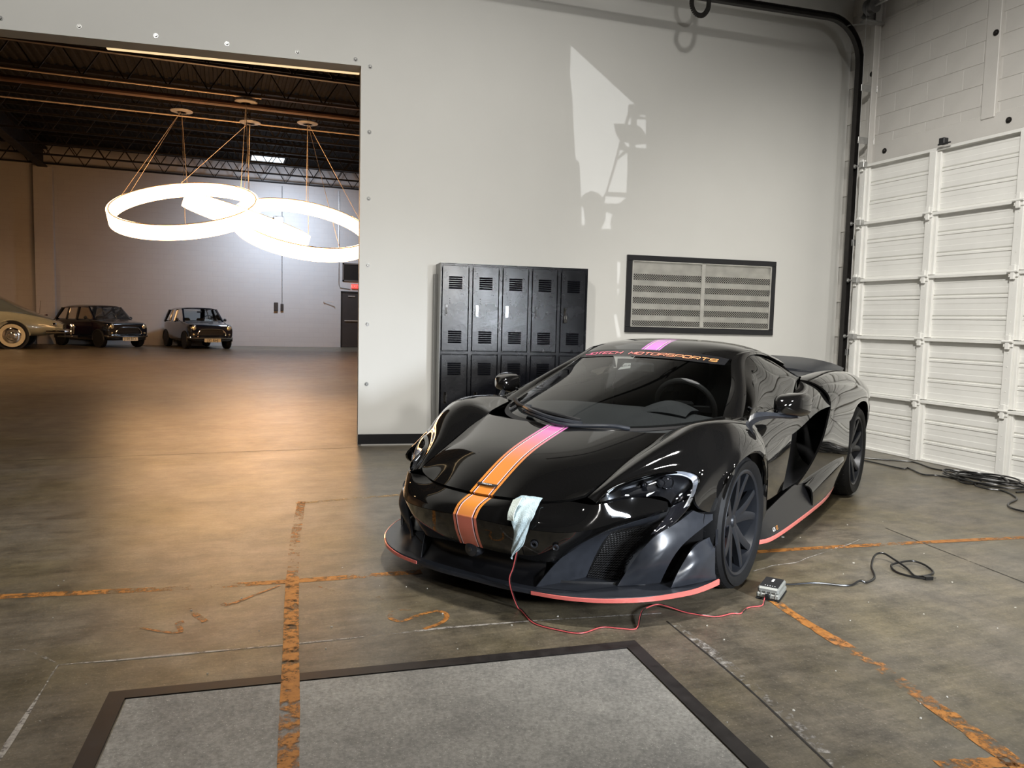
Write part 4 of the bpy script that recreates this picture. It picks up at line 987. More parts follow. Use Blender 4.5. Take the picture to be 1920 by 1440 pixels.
mb = MB(); mb.lathe([(0, .012), (.02, .011), (.034, .004), (.040, -.012), (.040, -.05), (0, -.05)], 20, 0, (.965, 0, .245)); pod = mb.build('nose_camera', MATS['satin'], car)
mb = MB(); mb.lathe([(0, .016), (.010, .015), (.012, .010)], 14, 0, (.965, 0, .245)); mb.build('camera_lens', MATS['projector'], pod)
for (x, y, z, r_) in ((.955, .33, .325, .017), (.915, .415, .318, .014)):
    mb = MB(); mb.lathe([(r_*.55, .002), (r_*.7, .004), (r_, .003), (r_*1.05, -.004), (r_*.55, -.004)], 18, 0, closed=True); o = mb.build('parking_sensor', MATS['satin'], car); o.location = (x, y, z); o.rotation_euler = (0, .25, .28)
# ---- toll tag behind the windscreen
TG = [np.array(srff(y, t))-np.array((.003, 0, .006)) for y, t in ((-.045, .715), (.022, .745), (-.016, .812), (-.058, .808))]
pydata('toll_tag', [tuple(p) for p in TG]+[tuple(p-np.array((.001, 0, .002))) for p in TG], [(0, 1, 2, 3), (7, 6, 5, 4), (0, 4, 5, 1), (1, 5, 6, 2), (2, 6, 7, 3), (3, 7, 4, 0)], mat('tag_pale', (.55, .56, .54), .6), car, 0)
ctr = sum(TG)/4; ex = Vector(TG[1]-TG[0]).normalized(); ey = Vector(TG[3]-TG[0]); ez = ex.cross(ey).normalized(); ey = ez.cross(ex)
o = text_mesh('tag_lettering', 'ECA', .034, MATS['matte_black'], car, .0004); o.matrix_local = Matrix.Translation(Vector(ctr)+ez*.0012) @ Matrix((ex, ey, ez)).transposed().to_4x4()

# ================================================================ lockers, vent, floor furniture
mat('locker_black', (.0045, .005, .0075), .26, 0, spec=.45, var=.35, vscale=6, bump=.06, bscale=30)
mat('locker_side_lit', (.23, .23, .22), .45, .2, var=.05)  # grey colour paints in the light reflected on the black side
lk = thing('locker_bank', 'black steel two-tier locker bank of five columns against the wall', 'lockers', mw=WALLM)
L0, L1, LD, LH = 1.126, 2.645, .30, 1.836; CW = (L1-L0)/5
mb = MB(); mb.box(L0, L0+.006, -LD, 0, .0, LH); mb.build('side_panel', MATS['locker_side_lit'], lk, smooth=0)
mb = MB(); mb.box(L0-.028, L0, -.10, 0, 0, LH-.10); mb.build('side_filler', MATS['locker_side_lit'], lk, smooth=0)
mb = MB(); mb.box(L0+.006, L1, -LD+.03, -.002, .0, LH-.004); mb.build('body', MATS['locker_black'], lk, smooth=0)
mb = MB(); mb.box(L0, L1, -LD, 0, LH-.006, LH); mb.build('top_panel', MATS['locker_black'], lk, smooth=0)
for i in range(6):
    x = L0+i*CW; mb = MB(); mb.bbox(max(L0+.006, x-.018), min(L1, x+.018), -LD, -LD+.035, 0, LH-.006, .003); mb.build('post', MATS['locker_black'], lk)
for z0, z1 in ((0, .10), (.945, .975), (LH-.045, LH-.006)):
    mb = MB(); mb.bbox(L0+.006, L1, -LD+.001, -LD+.03, z0, z1, .003); mb.build('crossbar', MATS['locker_black'], lk)
dme = lme = hme = None
for tier, (z0, z1) in enumerate(((.105, .94), (.98, LH-.05))):
    for i in range(5):
        x0 = L0+i*CW+.022; w_ = CW-.044; h = z1-z0
        if dme is None:
            mb = MB(); mb.bbox(0, w_, -.018, 0, 0, h, .004); o = mb.build('door', MATS['locker_black'], lk); dme = o.data
        else: o = link('door', dme, None, lk)
        o.location = (x0, -LD+.018-.004, z0)
        for zz in (.075, h-.20):
            for k in range(6):
                if lme is None:
                    m2 = MB(); v = [(0, 0, 0), (.13, 0, 0), (.13, -.013, .006), (0, -.013, .006), (0, 0, .017), (.13, 0, .017)]
                    m2.add(v, [(0, 1, 2, 3), (3, 2, 5, 4), (0, 3, 4), (1, 5, 2)]); q = m2.build('louvre', MATS['locker_black'], o, smooth=20); lme = q.data
                else: q = link('louvre', lme, None, o)
                q.location = ((w_-.13)/2, -.018, zz+k*.021)
        if hme is None:
            m2 = MB(); m2.bbox(0, .030, -.008, 0, 0, .115, .003); m2.bbox(.010, .020, -.020, -.006, .02, .085, .003); q = m2.build('latch', MATS['chrome'], o); hme = q.data
        else: q = link('latch', hme, None, o)
        q.location = (.030, -.018, h*.42)
        # number plate rivets
        if tier == 1:
            m2 = MB()
            for k in range(3): m2.lathe([(0, -.002), (.004, -.002), (.004, .001)], 8, 1, (.075, -.018, h*.58+k*.022))
            m2.build('rivets', MATS['dark_steel'], o)
# padlock on the right-hand upper latch
mb = MB(); px = L0+4*CW+.022+.045; mb.bbox(px-.018, px+.018, -LD-.035, -LD-.018, 1.28, 1.315, .004); pl = tag(xf(mb.build('padlock', MATS['dark_steel']), WALLM), 'small dark padlock on the right-hand upper locker latch', 'padlock')
mb = MB(); mb.tube([(px-.011, -LD-.026, 1.312), (px-.011, -LD-.026, 1.345), (px, -LD-.026, 1.355), (px+.011, -LD-.026, 1.345), (px+.011, -LD-.026, 1.312)], .003, 6); mb.build('shackle', MATS['chrome'], pl)

# louvred wall vent with expanded-metal screens in a black frame
vt = thing('wall_vent', 'wide louvred metal wall vent behind mesh in a black frame', 'vent', mw=WALLM)
V0, V1_, VZ0, VZ1 = 3.18, 4.975, 1.200, 2.027; FW = .058
for a in ((V0, V1_, VZ1-FW, VZ1), (V0, V1_, VZ0, VZ0+FW), (V0, V0+FW, VZ0+FW, VZ1-FW), (V1_-FW, V1_, VZ0+FW, VZ1-FW)):
    mb = MB(); mb.bbox(a[0], a[1], -.03, 0, a[2], a[3], .003); mb.build('frame', MATS['black_trim'], vt)
mat('vent_metal', (.55, .54, .50), .42, .6, var=.12, vscale=10)
x0, x1, z0, z1 = V0+FW, V1_-FW, VZ0+FW, VZ1-FW; xm = x0+.50*(x1-x0)
mb = MB(); mb.box(x0, x1, -.004, -.002, z0, z1); mb.build('back', mat('vent_dark', (.02, .019, .017), .8), vt, smooth=0)
for k in range(5):
    zc = z0+.07+k*.125
    for a, b in ((x0, xm-.02), (xm+.02, x1)):
        m2 = MB(); m2.prism([(-.004, zc+.012), (-.020, zc), (-.024, zc+.002), (-.012, zc+.056), (-.004, zc+.060)], 0, a, b); m2.build('slat', MATS['vent_metal'], vt, smooth=0)
for a, b in ((x0, xm-.02), (xm+.02, x1)):
    m2 = MB(); m2.box(a, b, -.012, -.004, z1-.085, z1); m2.build('top_plate', MATS['vent_metal'], vt, smooth=0)
for a in ((x0, x1, z1-.012, z1), (x0, x1, z0, z0+.012), (x0, x0+.014, z0, z1), (x1-.014, x1, z0, z1), (xm-.022, xm+.022, z0, z1)):
    m2 = MB(); m2.bbox(a[0], a[1], -.037, -.024, a[2], a[3], .002); m2.build('screen_rail', MATS['vent_metal'], vt)
def screen(a, b):
    m2 = MB(); dx, dz = .026, .0125; nz = int((z1-z0)/dz); nx = int((b-a)/dx)
    for j in range(nz):
        zz = z0+j*dz; sh = (j % 2)*dx/2
        for i in range(nx):
            xa = a+i*dx+sh
            if xa+dx > b: continue
            for p, q in (((xa, zz), (xa+dx/2, zz+dz)), ((xa+dx/2, zz+dz), (xa+dx, zz))):
                d = Vector((q[0]-p[0], q[1]-p[1])).normalized(); n = Vector((-d.y, d.x))*.0016
                k = len(m2.v); m2.v += [(p[0]-n.x, -.030, p[1]-n.y), (q[0]-n.x, -.030, q[1]-n.y), (q[0]+n.x, -.030, q[1]+n.y), (p[0]+n.x, -.030, p[1]+n.y)]; m2.f.append([k, k+1, k+2, k+3])
    me = bpy.data.meshes.new('mesh_screen'); me.from_pydata(m2.v, [], m2.f); o = link('mesh_screen', me, MATS['vent_metal'], vt)
    return o
screen(x0, xm); screen(xm, x1)

# ---------------------------------------------------------------- floor: inset pad with a steel frame, joints, cracks, painted lines
def pad_mat():
    m = bpy.data.materials.new('pad_concrete'); m.use_nodes = True; nt = m.node_tree; N = nt.nodes; L = nt.links; b = N['Principled BSDF']; tc = N.new('ShaderNodeTexCoord')
    def lay(scale, detail, stops, prev=None, mode='MULTIPLY', col2=None):
        n = N.new('ShaderNodeTexNoise'); n.inputs['Scale'].default_value = scale; n.inputs['Detail'].default_value = detail; n.inputs['Roughness'].default_value = .7; L.new(tc.outputs['Object'], n.inputs['Vector'])
        r = N.new('ShaderNodeValToRGB'); e = r.color_ramp.elements; e[0].position, e[1].position = stops[0][0], stops[1][0]; e[0].color = (*stops[0][1], 1); e[1].color = (*stops[1][1], 1); L.new(n.outputs['Fac'], r.inputs[0])
        if prev is None: return r.outputs[0], n.outputs['Fac']
        x = N.new('ShaderNodeMixRGB'); x.blend_type = mode
        if mode == 'MULTIPLY': x.inputs[0].default_value = 1; L.new(prev, x.inputs[1]); L.new(r.outputs[0], x.inputs[2])
        else: L.new(r.outputs[0], x.inputs[0]); L.new(prev, x.inputs[1]); x.inputs[2].default_value = (*col2, 1)
        return x.outputs[0], n.outputs['Fac']
    c, _ = lay(2.2, 8, [(.35, (.145, .141, .132)), (.65, (.262, .252, .232))])
    c, f = lay(70, 6, [(.3, (.62, .62, .62)), (.7, (1.35, 1.35, 1.33))], c)
    c, _ = lay(170, 3, [(.62, (0, 0, 0)), (.70, (.9, .9, .9))], c, 'MIX', (.50, .48, .43))
    L.new(c, b.inputs['Base Color']); b.inputs['Roughness'].default_value = .6
    bp = N.new('ShaderNodeBump'); bp.inputs['Strength'].default_value = .25; bp.inputs['Distance'].default_value = .004; L.new(f, bp.inputs['Height']); L.new(bp.outputs[0], b.inputs['Normal'])
    MATS['pad_concrete'] = m
pad_mat()
mat('steel_frame', (.020, .017, .016), .45, .2, var=.3, vscale=18)
PA, PB = Vector((-.365, 2.79)), Vector((1.554, 2.632)); du_ = (PB-PA).normalized(); dn_ = Vector((du_.y, -du_.x)); LEN = (PB-PA).length
def pp(a, b): q = PA+du_*a+dn_*b; return (q.x, q.y)
pad = struct(bpy.data.objects.new('trim_5', None)); COL.objects.link(pad); pad['label'] = 'dark steel frame set in the floor round a rough concrete pad'
def slab(name, poly, z, m):
    v = [(*p, 0) for p in poly]+[(*p, z) for p in poly]; n = len(poly)
    return pydata(name, v, [list(range(n, 2*n))]+[(i, (i+1) % n, n+(i+1) % n, n+i) for i in range(n)], MATS[m], pad, smooth=0)
fw = .058; DP = 2.3
slab('frame_bar', [pp(0, 0), pp(LEN, 0), pp(LEN-fw, fw), pp(fw, fw)], .006, 'steel_frame')
slab('frame_bar', [pp(0, 0), pp(fw, fw), pp(fw, DP), pp(0, DP)], .006, 'steel_frame')
slab('frame_bar', [pp(LEN, 0), pp(LEN, DP), pp(LEN-fw, DP), pp(LEN-fw, fw)], .006, 'steel_frame')
slab('concrete_pad', [pp(fw+.006, fw+.006), pp(LEN-fw-.006, fw+.006), pp(LEN-fw-.006, DP), pp(fw+.006, DP)], .004, 'pad_concrete')

def worn(name, col, lo, hi, scale=22, stretch=(1, 1, 1), rough=.55):
    m = bpy.data.materials.new(name); m.use_nodes = True; nt = m.node_tree; N = nt.nodes; L = nt.links; b = N['Principled BSDF']
    b.inputs['Base Color'].default_value = (*col, 1); b.inputs['Roughness'].default_value = rough
    tc = N.new('ShaderNodeTexCoord'); mp = N.new('ShaderNodeMapping'); mp.inputs['Scale'].default_value = stretch; L.new(tc.outputs['Object'], mp.inputs[0])
    n = N.new('ShaderNodeTexNoise'); n.inputs['Scale'].default_value = scale; n.inputs['Detail'].default_value = 9; n.inputs['Roughness'].default_value = .72; L.new(mp.outputs[0], n.inputs['Vector'])
    n3 = N.new('ShaderNodeTexNoise'); n3.inputs['Scale'].default_value = 2.2; n3.inputs['Detail'].default_value = 3; L.new(mp.outputs[0], n3.inputs['Vector'])
    ad = N.new('ShaderNodeMath'); ad.operation = 'MULTIPLY_ADD'; ad.inputs[1].default_value = .75; L.new(n3.outputs['Fac'], ad.inputs[0]); L.new(n.outputs['Fac'], ad.inputs[2])
    mr = N.new('ShaderNodeMapRange'); mr.inputs['From Min'].default_value = lo+.375; mr.inputs['From Max'].default_value = hi+.375; L.new(ad.outputs[0], mr.inputs[0])
    cr = N.new('ShaderNodeValToRGB'); cr.color_ramp.elements[0].color = (col[0]*.5, col[1]*.46, col[2]*.5, 1); cr.color_ramp.elements[1].color = (*col, 1); cr.color_ramp.elements[0].position = .35; cr.color_ramp.elements[1].position = .62
    L.new(n.outputs['Fac'], cr.inputs[0]); L.new(cr.outputs[0], b.inputs['Base Color'])
    L.new(mr.outputs[0], b.inputs['Alpha']); MATS[name] = m; return m
worn('paint_orange', (.38, .155, .03), .40, .54)
worn('paint_orange_faint', (.36, .15, .04), .47, .62)
worn('paint_yellow_faint', (.40, .27, .12), .46, .60)
worn('crack_pale', (.34, .32, .28), .38, .52, 40)
worn('joint_dark', (.018, .016, .014), .30, .42, 40)
worn('grime_pale', (.30, .28, .25), .52, .68, 30)
def ribbon(name, pts, w, m, parent, z=.0010, n=4, jit=0.):
    P = spl([(p[0], p[1], 0) for p in pts], n) if len(pts) > 2 else np.array([(p[0], p[1], 0) for p in pts], float)
    if len(pts) == 2: P = np.array([P[0]+(P[1]-P[0])*t for t in np.linspace(0, 1, 24)])
    ww = w if hasattr(w, '__len__') else [w]*2; v = []; k = len(P)
    for i in range(k):
        t = (P[min(i+1, k-1)]-P[max(i-1, 0)])[:2]; t = t/np.linalg.norm(t); nn = np.array([-t[1], t[0]]); h = (ww[0]*(1-i/(k-1))+ww[1]*i/(k-1))/2
        j1, j2 = random.uniform(-jit, jit), random.uniform(-jit, jit)
        v += [(*(P[i][:2]+nn*(h+j1)), z), (*(P[i][:2]-nn*(h+j2)), z)]
    me = bpy.data.meshes.new(name); me.from_pydata([tuple(map(float, q)) for q in v], [], [(2*i, 2*i+1, 2*i+3, 2*i+2) for i in range(k-1)]); return link(name, me, MATS[m], parent)
ribbon('painted_line', [(-1.0212, 3.9180, 0.0000), (-0.0030, 3.7810, 0.0000), (0.9369, 3.7162, 0.0000)], .062, 'paint_orange', floor, jit=.004)
ribbon('painted_line', [(2.7830, 3.5166, 0.0000), (3.3573, 3.4720, 0.0000), (4.8976, 3.2761, 0.0000)], .055, 'paint_orange', floor, .0014, jit=.004)
ribbon('painted_line', [(0.3096, 3.7911, 0.0000), (0.1675, 2.1655, 0.0000), (0.1371, 1.8005, 0.0000)], .062, 'paint_orange', floor, .0072, jit=.003)
ribbon('painted_line', [(0.5046, 5.4040, 0.0000), (0.3964, 4.5996, 0.0000), (0.3096, 3.7911, 0.0000)], .055, 'paint_orange_faint', floor, .0012, jit=.003)
ribbon('painted_line', [(2.4250, 2.8916, 0.0000), (2.3853, 2.6288, 0.0000), (2.3632, 2.4138, 0.0000)], [.05, .06], 'paint_orange', floor, .0016, jit=.006)
ribbon('painted_line', [(2.3646, 2.4304, 0.0000), (2.3426, 2.1700, 0.0000), (2.2740, 1.8285, 0.0000)], [.06, .075], 'paint_orange_faint', floor, .0018, jit=.006)
ribbon('painted_line', [(2.2781, 1.8424, 0.0000), (2.2385, 1.6433, 0.0000), (2.2014, 1.4621, 0.0000)], [.07, .075], 'paint_orange', floor, .0016, jit=.006)
ribbon('painted_line', [(0.4607, 5.3510, 0.0000), (1.2413, 5.4358, 0.0000)], .05, 'paint_yellow_faint', floor, jit=.003)
ribbon('painted_line', [(1.9765, 1.5758, 0.0000), (2.2150, 1.5207, 0.0000)], .05, 'paint_orange', floor, .0016, jit=.004)
# sprayed layout marks
ribbon('sprayed_mark', [(0.7689, 3.2306, 0.0000), (0.7023, 3.2312, 0.0000), (0.6632, 3.1670, 0.0000), (0.7000, 3.1128, 0.0000), (0.7865, 3.1545, 0.0000), (0.8764, 3.1784, 0.0000), (0.9034, 3.1189, 0.0000), (0.8594, 3.0459, 0.0000), (0.7720, 3.0020, 0.0000)], .022, 'paint_orange', floor, .0016)
ribbon('sprayed_mark', [(-0.3392, 3.3667, 0.0000), (-0.2449, 3.2926, 0.0000), (-0.1682, 3.2578, 0.0000), (-0.1829, 3.3534, 0.0000), (-0.1593, 3.3698, 0.0000)], [.012, .028], 'paint_orange_faint', floor, .0016)
ribbon('sprayed_mark', [(-0.1508, 3.5158, 0.0000), (-0.1094, 3.4211, 0.0000), (-0.0763, 3.3444, 0.0000)], .03, 'paint_orange_faint', floor, .0016)
ribbon('sprayed_mark', [(-0.0121, 3.5398, 0.0000), (0.0188, 3.5171, 0.0000), (0.1345, 3.6140, 0.0000), (0.2464, 3.7071, 0.0000)], [.03, .01], 'paint_orange_faint', floor, .0016)
ribbon('sprayed_mark', [(0.6562, 3.4363, 0.0000), (0.6692, 3.3757, 0.0000), (0.6773, 3.3183, 0.0000)], .022, 'paint_orange', floor, .0016)
ribbon('sprayed_mark', [(0.4022, 3.6609, 0.0000), (0.5073, 3.5170, 0.0000), (0.5478, 3.4616, 0.0000)], [.008, .02], 'paint_orange_faint', floor, .0016)
# joints and cracks
ribbon('floor_joint', [(-0.5638, 3.0756, 0.0000), (0.2405, 3.0131, 0.0000), (1.0546, 2.9741, 0.0000), (1.8220, 2.8651, 0.0000)], .012, 'crack_pale', floor, .0012, jit=.005)
ribbon('floor_joint', [(-0.5638, 3.0756, 0.0000), (-0.5893, 2.7153, 0.0000), (-0.6108, 2.3379, 0.0000)], .014, 'crack_pale', floor, .0012, jit=.006)
ribbon('floor_crack', [(-0.7577, 3.2783, 0.0000), (-0.6781, 3.2289, 0.0000), (-0.5638, 3.0756, 0.0000)], .008, 'crack_pale', floor, .0012, jit=.004)
ribbon('floor_joint', [(1.7950, 2.7778, 0.0000), (1.7460, 2.1991, 0.0000), (1.6623, 1.6678, 0.0000)], .008, 'joint_dark', floor, .0014, jit=.001)
ribbon('floor_joint', [(1.8123, 2.7417, 0.0000), (1.7700, 2.2001, 0.0000), (1.6851, 1.6604, 0.0000)], .05, 'grime_pale', floor, .0008, jit=.012)
ribbon('floor_joint', [(-1.9199, 7.4850, 0.0000), (1.2467, 7.5579, 0.0000)], .010, 'joint_dark', floor, .0012)
ribbon('floor_joint', [(4.0337, 3.7226, 0.0000), (3.9566, 3.2577, 0.0000), (3.8546, 2.5562, 0.0000)], .008, 'joint_dark', floor, .0012)
ribbon('floor_crack', [(2.6086, 3.2369, 0.0000), (2.7285, 3.2660, 0.0000), (2.7697, 3.2821, 0.0000), (2.9440, 3.2890, 0.0000), (3.0363, 3.3314, 0.0000), (3.2538, 3.4034, 0.0000), (3.4046, 3.4586, 0.0000), (3.4864, 3.4804, 0.0000), (3.6477, 3.5515, 0.0000)], .007, 'crack_pale', floor, .0018, n=2, jit=.003)
# paint chips and crumbs scattered on the floor
cv = MB()
for k in range(110):
    a = random.random(); u_ = random.uniform(-1.2, 4.2); v_ = random.uniform(1.6, 4.2)
    r_ = random.uniform(.002, .006)*(1.6 if random.random() < .1 else 1); an = random.uniform(0, 6.28); n = 6
    base = [(u_+r_*math.cos(an+2*PI*i/n)*random.uniform(.6, 1.3), v_+r_*math.sin(an+2*PI*i/n)*random.uniform(.4, 1.0)) for i in range(n)]
    k0 = len(cv.v); cv.v += [(x, y, .0) for x, y in base]+[(x, y, .0032) for x, y in base]; cv.f.append([k0+n+i for i in range(n)]); cv.f += [[k0+i, k0+(i+1) % n, k0+n+(i+1) % n, k0+n+i] for i in range(n)]
tag(cv.build('floor_chips', mat('chip_white', (.42, .40, .35), .8), smooth=0), 'tiny pale paint chips scattered over the concrete floor', 'chips', kind='stuff')

# ---------------------------------------------------------------- charger, leads, cloth
bx_ = thing('battery_charger', 'small silver battery charger with a black top on the floor', 'charger', (2.462, 2.913, 0), .68); bx_.scale = (.85, .85, .85)
CLx, CLy, CHh = .105, .062, .072
mb = MB(); mb.bbox(-CLx, CLx, -CLy, CLy, .008, CHh*.55, .008); mb.bbox(-CLx+.004, CLx-.004, -CLy+.004, CLy-.004, CHh*.5, CHh, .01); mb.build('case', mat('charger_case', (.21, .215, .20), .35, .3, var=.05), bx_)
mb = MB(); mb.bbox(-CLx+.014, CLx-.02, -CLy+.012, CLy-.012, CHh-.002, CHh+.003, .002); tp = mb.build('top_plate', MATS['matte_black'], bx_)
mb = MB(); mb.bbox(.01, .055, -.006, .006, CHh+.003, CHh+.0036, .0002); mb.build('logo', MATS['decal_white'], tp)
for i in range(5):
    mb = MB(); mb.lathe([(0, .0035), (.003, .003), (.003, 0)], 8, 2, (-.072, -.03+i*.013, CHh+.001)); mb.build('indicator', MATS['decal_white'], tp)
for i in range(4):
    mb = MB(); mb.bbox(-CLx-.003, -CLx+.002, -.045+i*.026, -.039+i*.026, .015, .05, .001); mb.build('rib', MATS['charger_case'], bx_)
mb = MB(); mb.lathe([(.0, -.018), (.010, -.018), (.014, 0)], 14, 0, (-CLx-.002, 0, .026)); mb.build('cable_gland', MATS['rubber'], bx_)
mb = MB(); mb.bbox(-CLx-.002, CLx+.002, -CLy-.002, CLy+.002, 0, .009, .003); mb.build('base', MATS['rubber'], bx_)
mat('lead_red', (.46, .08, .08), .4); mat('cord_black', (.012, .012, .012), .3)
def towel_p(p): return p
GL = [(0.9850, 0.2600, 0.2830), (0.7875, 0.0924, 0.0600)]
def cw(p): return CARM @ Vector(p)
lead = [(1.2260, 3.0921, 0.0000), (1.2282, 2.9208, 0.0000), (1.3048, 2.8148, 0.0000), (1.3783, 2.7636, 0.0000), (1.4874, 2.7936, 0.0000), (1.5515, 2.7621, 0.0000), (1.6182, 2.7357, 0.0000), (1.6836, 2.8181, 0.0000), (1.7435, 2.8889, 0.0000), (1.8329, 2.9283, 0.0000), (1.8706, 2.8900, 0.0000), (1.9342, 2.8244, 0.0000), (2.0239, 2.7519, 0.0000), (2.1210, 2.7611, 0.0000), (2.1583, 2.7497, 0.0000), (2.2369, 2.7992, 0.0000), (2.3167, 2.8026, 0.0000), (2.3723, 2.8492, 0.0000)]
start = [tuple(cw(p)) for p in ((0.9950, 0.2694, 0.2919), (1.0000, 0.2555, 0.2196), (1.0100, 0.2447, 0.1537))]
def lead_obj(name, m, off, label):
    pts = [(p[0]+off, p[1]+off*.5, p[2]) for p in start]+[(p[0]+off, p[1]+off*.6, .004+(.012 if 6 < i < 11 else 0)) for i, p in enumerate(lead[:-1])]+[(2.372+off, 2.853+off, .012), (2.380, 2.856, .026)]
    Q = spl(pts, 5); Q[:, 2] = np.maximum(Q[:, 2], .004)
    mb = MB(); mb.tube(Q, .0027, 6); return tag(mb.build(name, MATS[m]), label, 'cable')
lead_obj('charger_lead', 'lead_red', 0, 'thin red charger lead trailing from the cloth to the silver box')
lead_obj('charger_lead', 'cord_black', .007, 'thin black charger lead lying beside the red one')
cord = [(2.545, 2.985, .03), (2.6270, 2.9819, 0.0120), (2.7758, 2.9623, 0.0120), (2.9183, 2.8972, 0.0060), (3.0125, 2.9164, 0.0150), (3.0496, 2.9075, 0.0060), (3.1572, 2.9606, 0.0060), (3.2779, 3.0997, 0.0080), (3.3921, 3.1904, 0.0300), (3.4505, 3.1913, 0.0400), (3.4476, 3.1145, 0.0300), (3.4349, 3.0133, 0.0120), (3.3827, 2.9118, 0.0060), (3.4519, 2.9003, 0.0060), (3.5267, 2.9258, 0.0080), (3.5765, 3.0193, 0.0120), (3.5521, 3.0778, 0.0200), (3.4709, 3.0817, 0.0200), (3.3898, 3.0734, 0.0120), (3.3406, 2.9954, 0.0060), (3.3520, 2.9208, 0.0060), (3.3934, 2.8592, 0.0080)]
mb = MB(); mb.tube(spl(cord, 5), .0055, 8); pc = tag(mb.build('power_cord', MATS['cord_black']), 'black power cord looping from the charger to a loose plug', 'cord')
PE, PF = Vector((3.3925, 2.8650, 0.0090)), Vector((3.4472, 2.8575, 0.0090)); dpl = (PF-PE).normalized()
mb = MB(); mb.bar(PE, PE+dpl*.045, .024, .018); mb.build('plug', MATS['cord_black'], pc)
mb = MB(); sd = Vector((-dpl.y, dpl.x, 0))
for k in (-1, 1): mb.bar(PE+dpl*.045+sd*.006*k, PE+dpl*.066+sd*.006*k, .002, .007)
mb.build('prongs', MATS['chrome'], pc)
# cables by the garage door
def gpath(l, h=.006): return [(p[0], p[1], h) for p in l]
c1 = gpath([(5.8624, 6.1385, 0.0000), (6.0152, 5.8537, 0.0000), (6.2993, 5.6100, 0.0000), (6.3183, 5.4900, 0.0000), (6.2203, 5.2379, 0.0000), (6.2851, 5.0666, 0.0000), (6.3474, 4.9017, 0.0000), (6.3606, 4.7074, 0.0000), (6.3700, 4.5681, 0.0000), (6.2238, 4.3459, 0.0000), (6.2370, 4.2005, 0.0000)])
c2 = gpath([(5.8624, 6.1385, 0.0000), (5.8923, 5.7320, 0.0000), (5.9050, 5.3121, 0.0000), (5.9910, 5.3184, 0.0000), (5.8639, 5.0426, 0.0000), (5.9454, 4.9743, 0.0000), (6.0121, 4.8158, 0.0000), (6.2100, 4.9348, 0.0000), (6.2435, 4.8301, 0.0000), (6.1669, 4.7087, 0.0000), (5.9478, 4.6064, 0.0000), (5.8943, 4.6635, 0.0000), (5.9784, 4.7778, 0.0000), (6.0114, 4.6567, 0.0000), (5.9044, 4.5524, 0.0000), (5.8754, 4.4337, 0.0000), (5.9327, 4.3377, 0.0000), (5.8458, 4.1836, 0.0000), (5.7401, 4.0803, 0.0000), (5.5114, 3.9801, 0.0000), (5.4012, 3.8576, 0.0000), (5.4155, 3.7096, 0.0000)], .008)
mb = MB(); mb.tube(spl(c1, 5), .007, 7); tag(mb.build('extension_cord', MATS['cord_black']), 'black extension cord lying nearest the foot of the garage door', 'cord')
mb = MB(); mb.tube(spl(c2, 5), .007, 7); tag(mb.build('extension_cord', MATS['cord_black']), 'black extension cord with loops in front of the garage door', 'cord')
coil = []
cc = Vector((6.1632, 4.5969, 0.0000)); 
for k in range(90):
    a = k*.42; r1 = .16+.05*math.sin(k*.7); coil.append((cc.x-.05+.30*(r1/.2)*math.cos(a)*.62, cc.y+.06+.55*(r1/.2)*math.sin(a)*.62, .010+.0006*k+.006*math.sin(k*1.3)))
mb = MB(); mb.tube(spl(coil, 3), .007, 6); tag(mb.build('cord_coil', MATS['cord_black']), 'heap of coiled black cable by the garage door at right', 'cord')
ct = gpath([(5.9863, 4.2643, 0.0000), (6.1434, 4.2442, 0.0000), (6.1335, 4.1290, 0.0000)], .008); mb = MB(); mb.tube(spl(ct, 5), .007, 6); mb.build('tail', MATS['cord_black'], bpy.data.objects['cord_coil'])

# microfibre cloth hanging over the nose
TW = [[(0.8909, 0.1950, 0.4910), (0.8870, 0.2320, 0.5068), (0.8728, 0.2680, 0.5050), (0.8585, 0.3120, 0.5044)],
      [(0.9154, 0.1950, 0.4761), (0.9156, 0.2350, 0.4801), (0.9060, 0.2680, 0.4811), (0.8928, 0.3150, 0.4861)],
      [(1.0000, 0.2373, 0.4468), (1.0000, 0.2763, 0.4486), (0.9950, 0.3084, 0.4577), (0.9850, 0.3504, 0.4696)],
      [(1.0180, 0.2647, 0.4154), (1.0200, 0.2910, 0.4134), (1.0120, 0.3210, 0.4193), (1.0000, 0.3425, 0.4298)],
      [(1.0200, 0.2724, 0.3893), (1.0240, 0.2949, 0.3756), (1.0180, 0.3127, 0.3775), (1.0080, 0.3303, 0.3855)],
      [(1.0100, 0.2617, 0.3315), (1.0200, 0.2825, 0.3306), (1.0160, 0.2991, 0.3305), (1.0060, 0.3088, 0.3301)],
      [(1.0050, 0.2539, 0.2912), (1.0120, 0.2698, 0.2960), (1.0100, 0.2794, 0.2997), (1.0040, 0.2917, 0.3054)],
      [(1.0000, 0.2488, 0.2560), (1.0030, 0.2534, 0.2648), (1.0030, 0.2587, 0.2729), (1.0000, 0.2647, 0.2851)]]
m = mat('microfibre', (.50, .62, .66), .95, var=.12, vscale=60, bump=.6, bscale=220)
G = grid(TW, 5, 5)
for i in range(G.shape[0]):
    for j in range(G.shape[1]): G[i, j] += np.array((.008+.004*math.sin(i*.5+j*.9), 0, .007 if i < 10 else 0.))
tw = gridmesh('cleaning_cloth', G, m, None, gap=0, depth=.005, center=(0, 0, .3), smooth=60); tw.parent = None; tw.matrix_world = CARM
tag(tw, 'pale blue microfibre cloth hanging over the nose of the sports car', 'cloth')
FL = [[(0.9300, 0.2102, 0.4955), (0.9300, 0.2549, 0.5120)], [(1.0000, 0.2341, 0.4604), (1.0100, 0.2716, 0.4638)], [(1.0200, 0.2434, 0.4285), (1.0260, 0.2808, 0.4291)]]
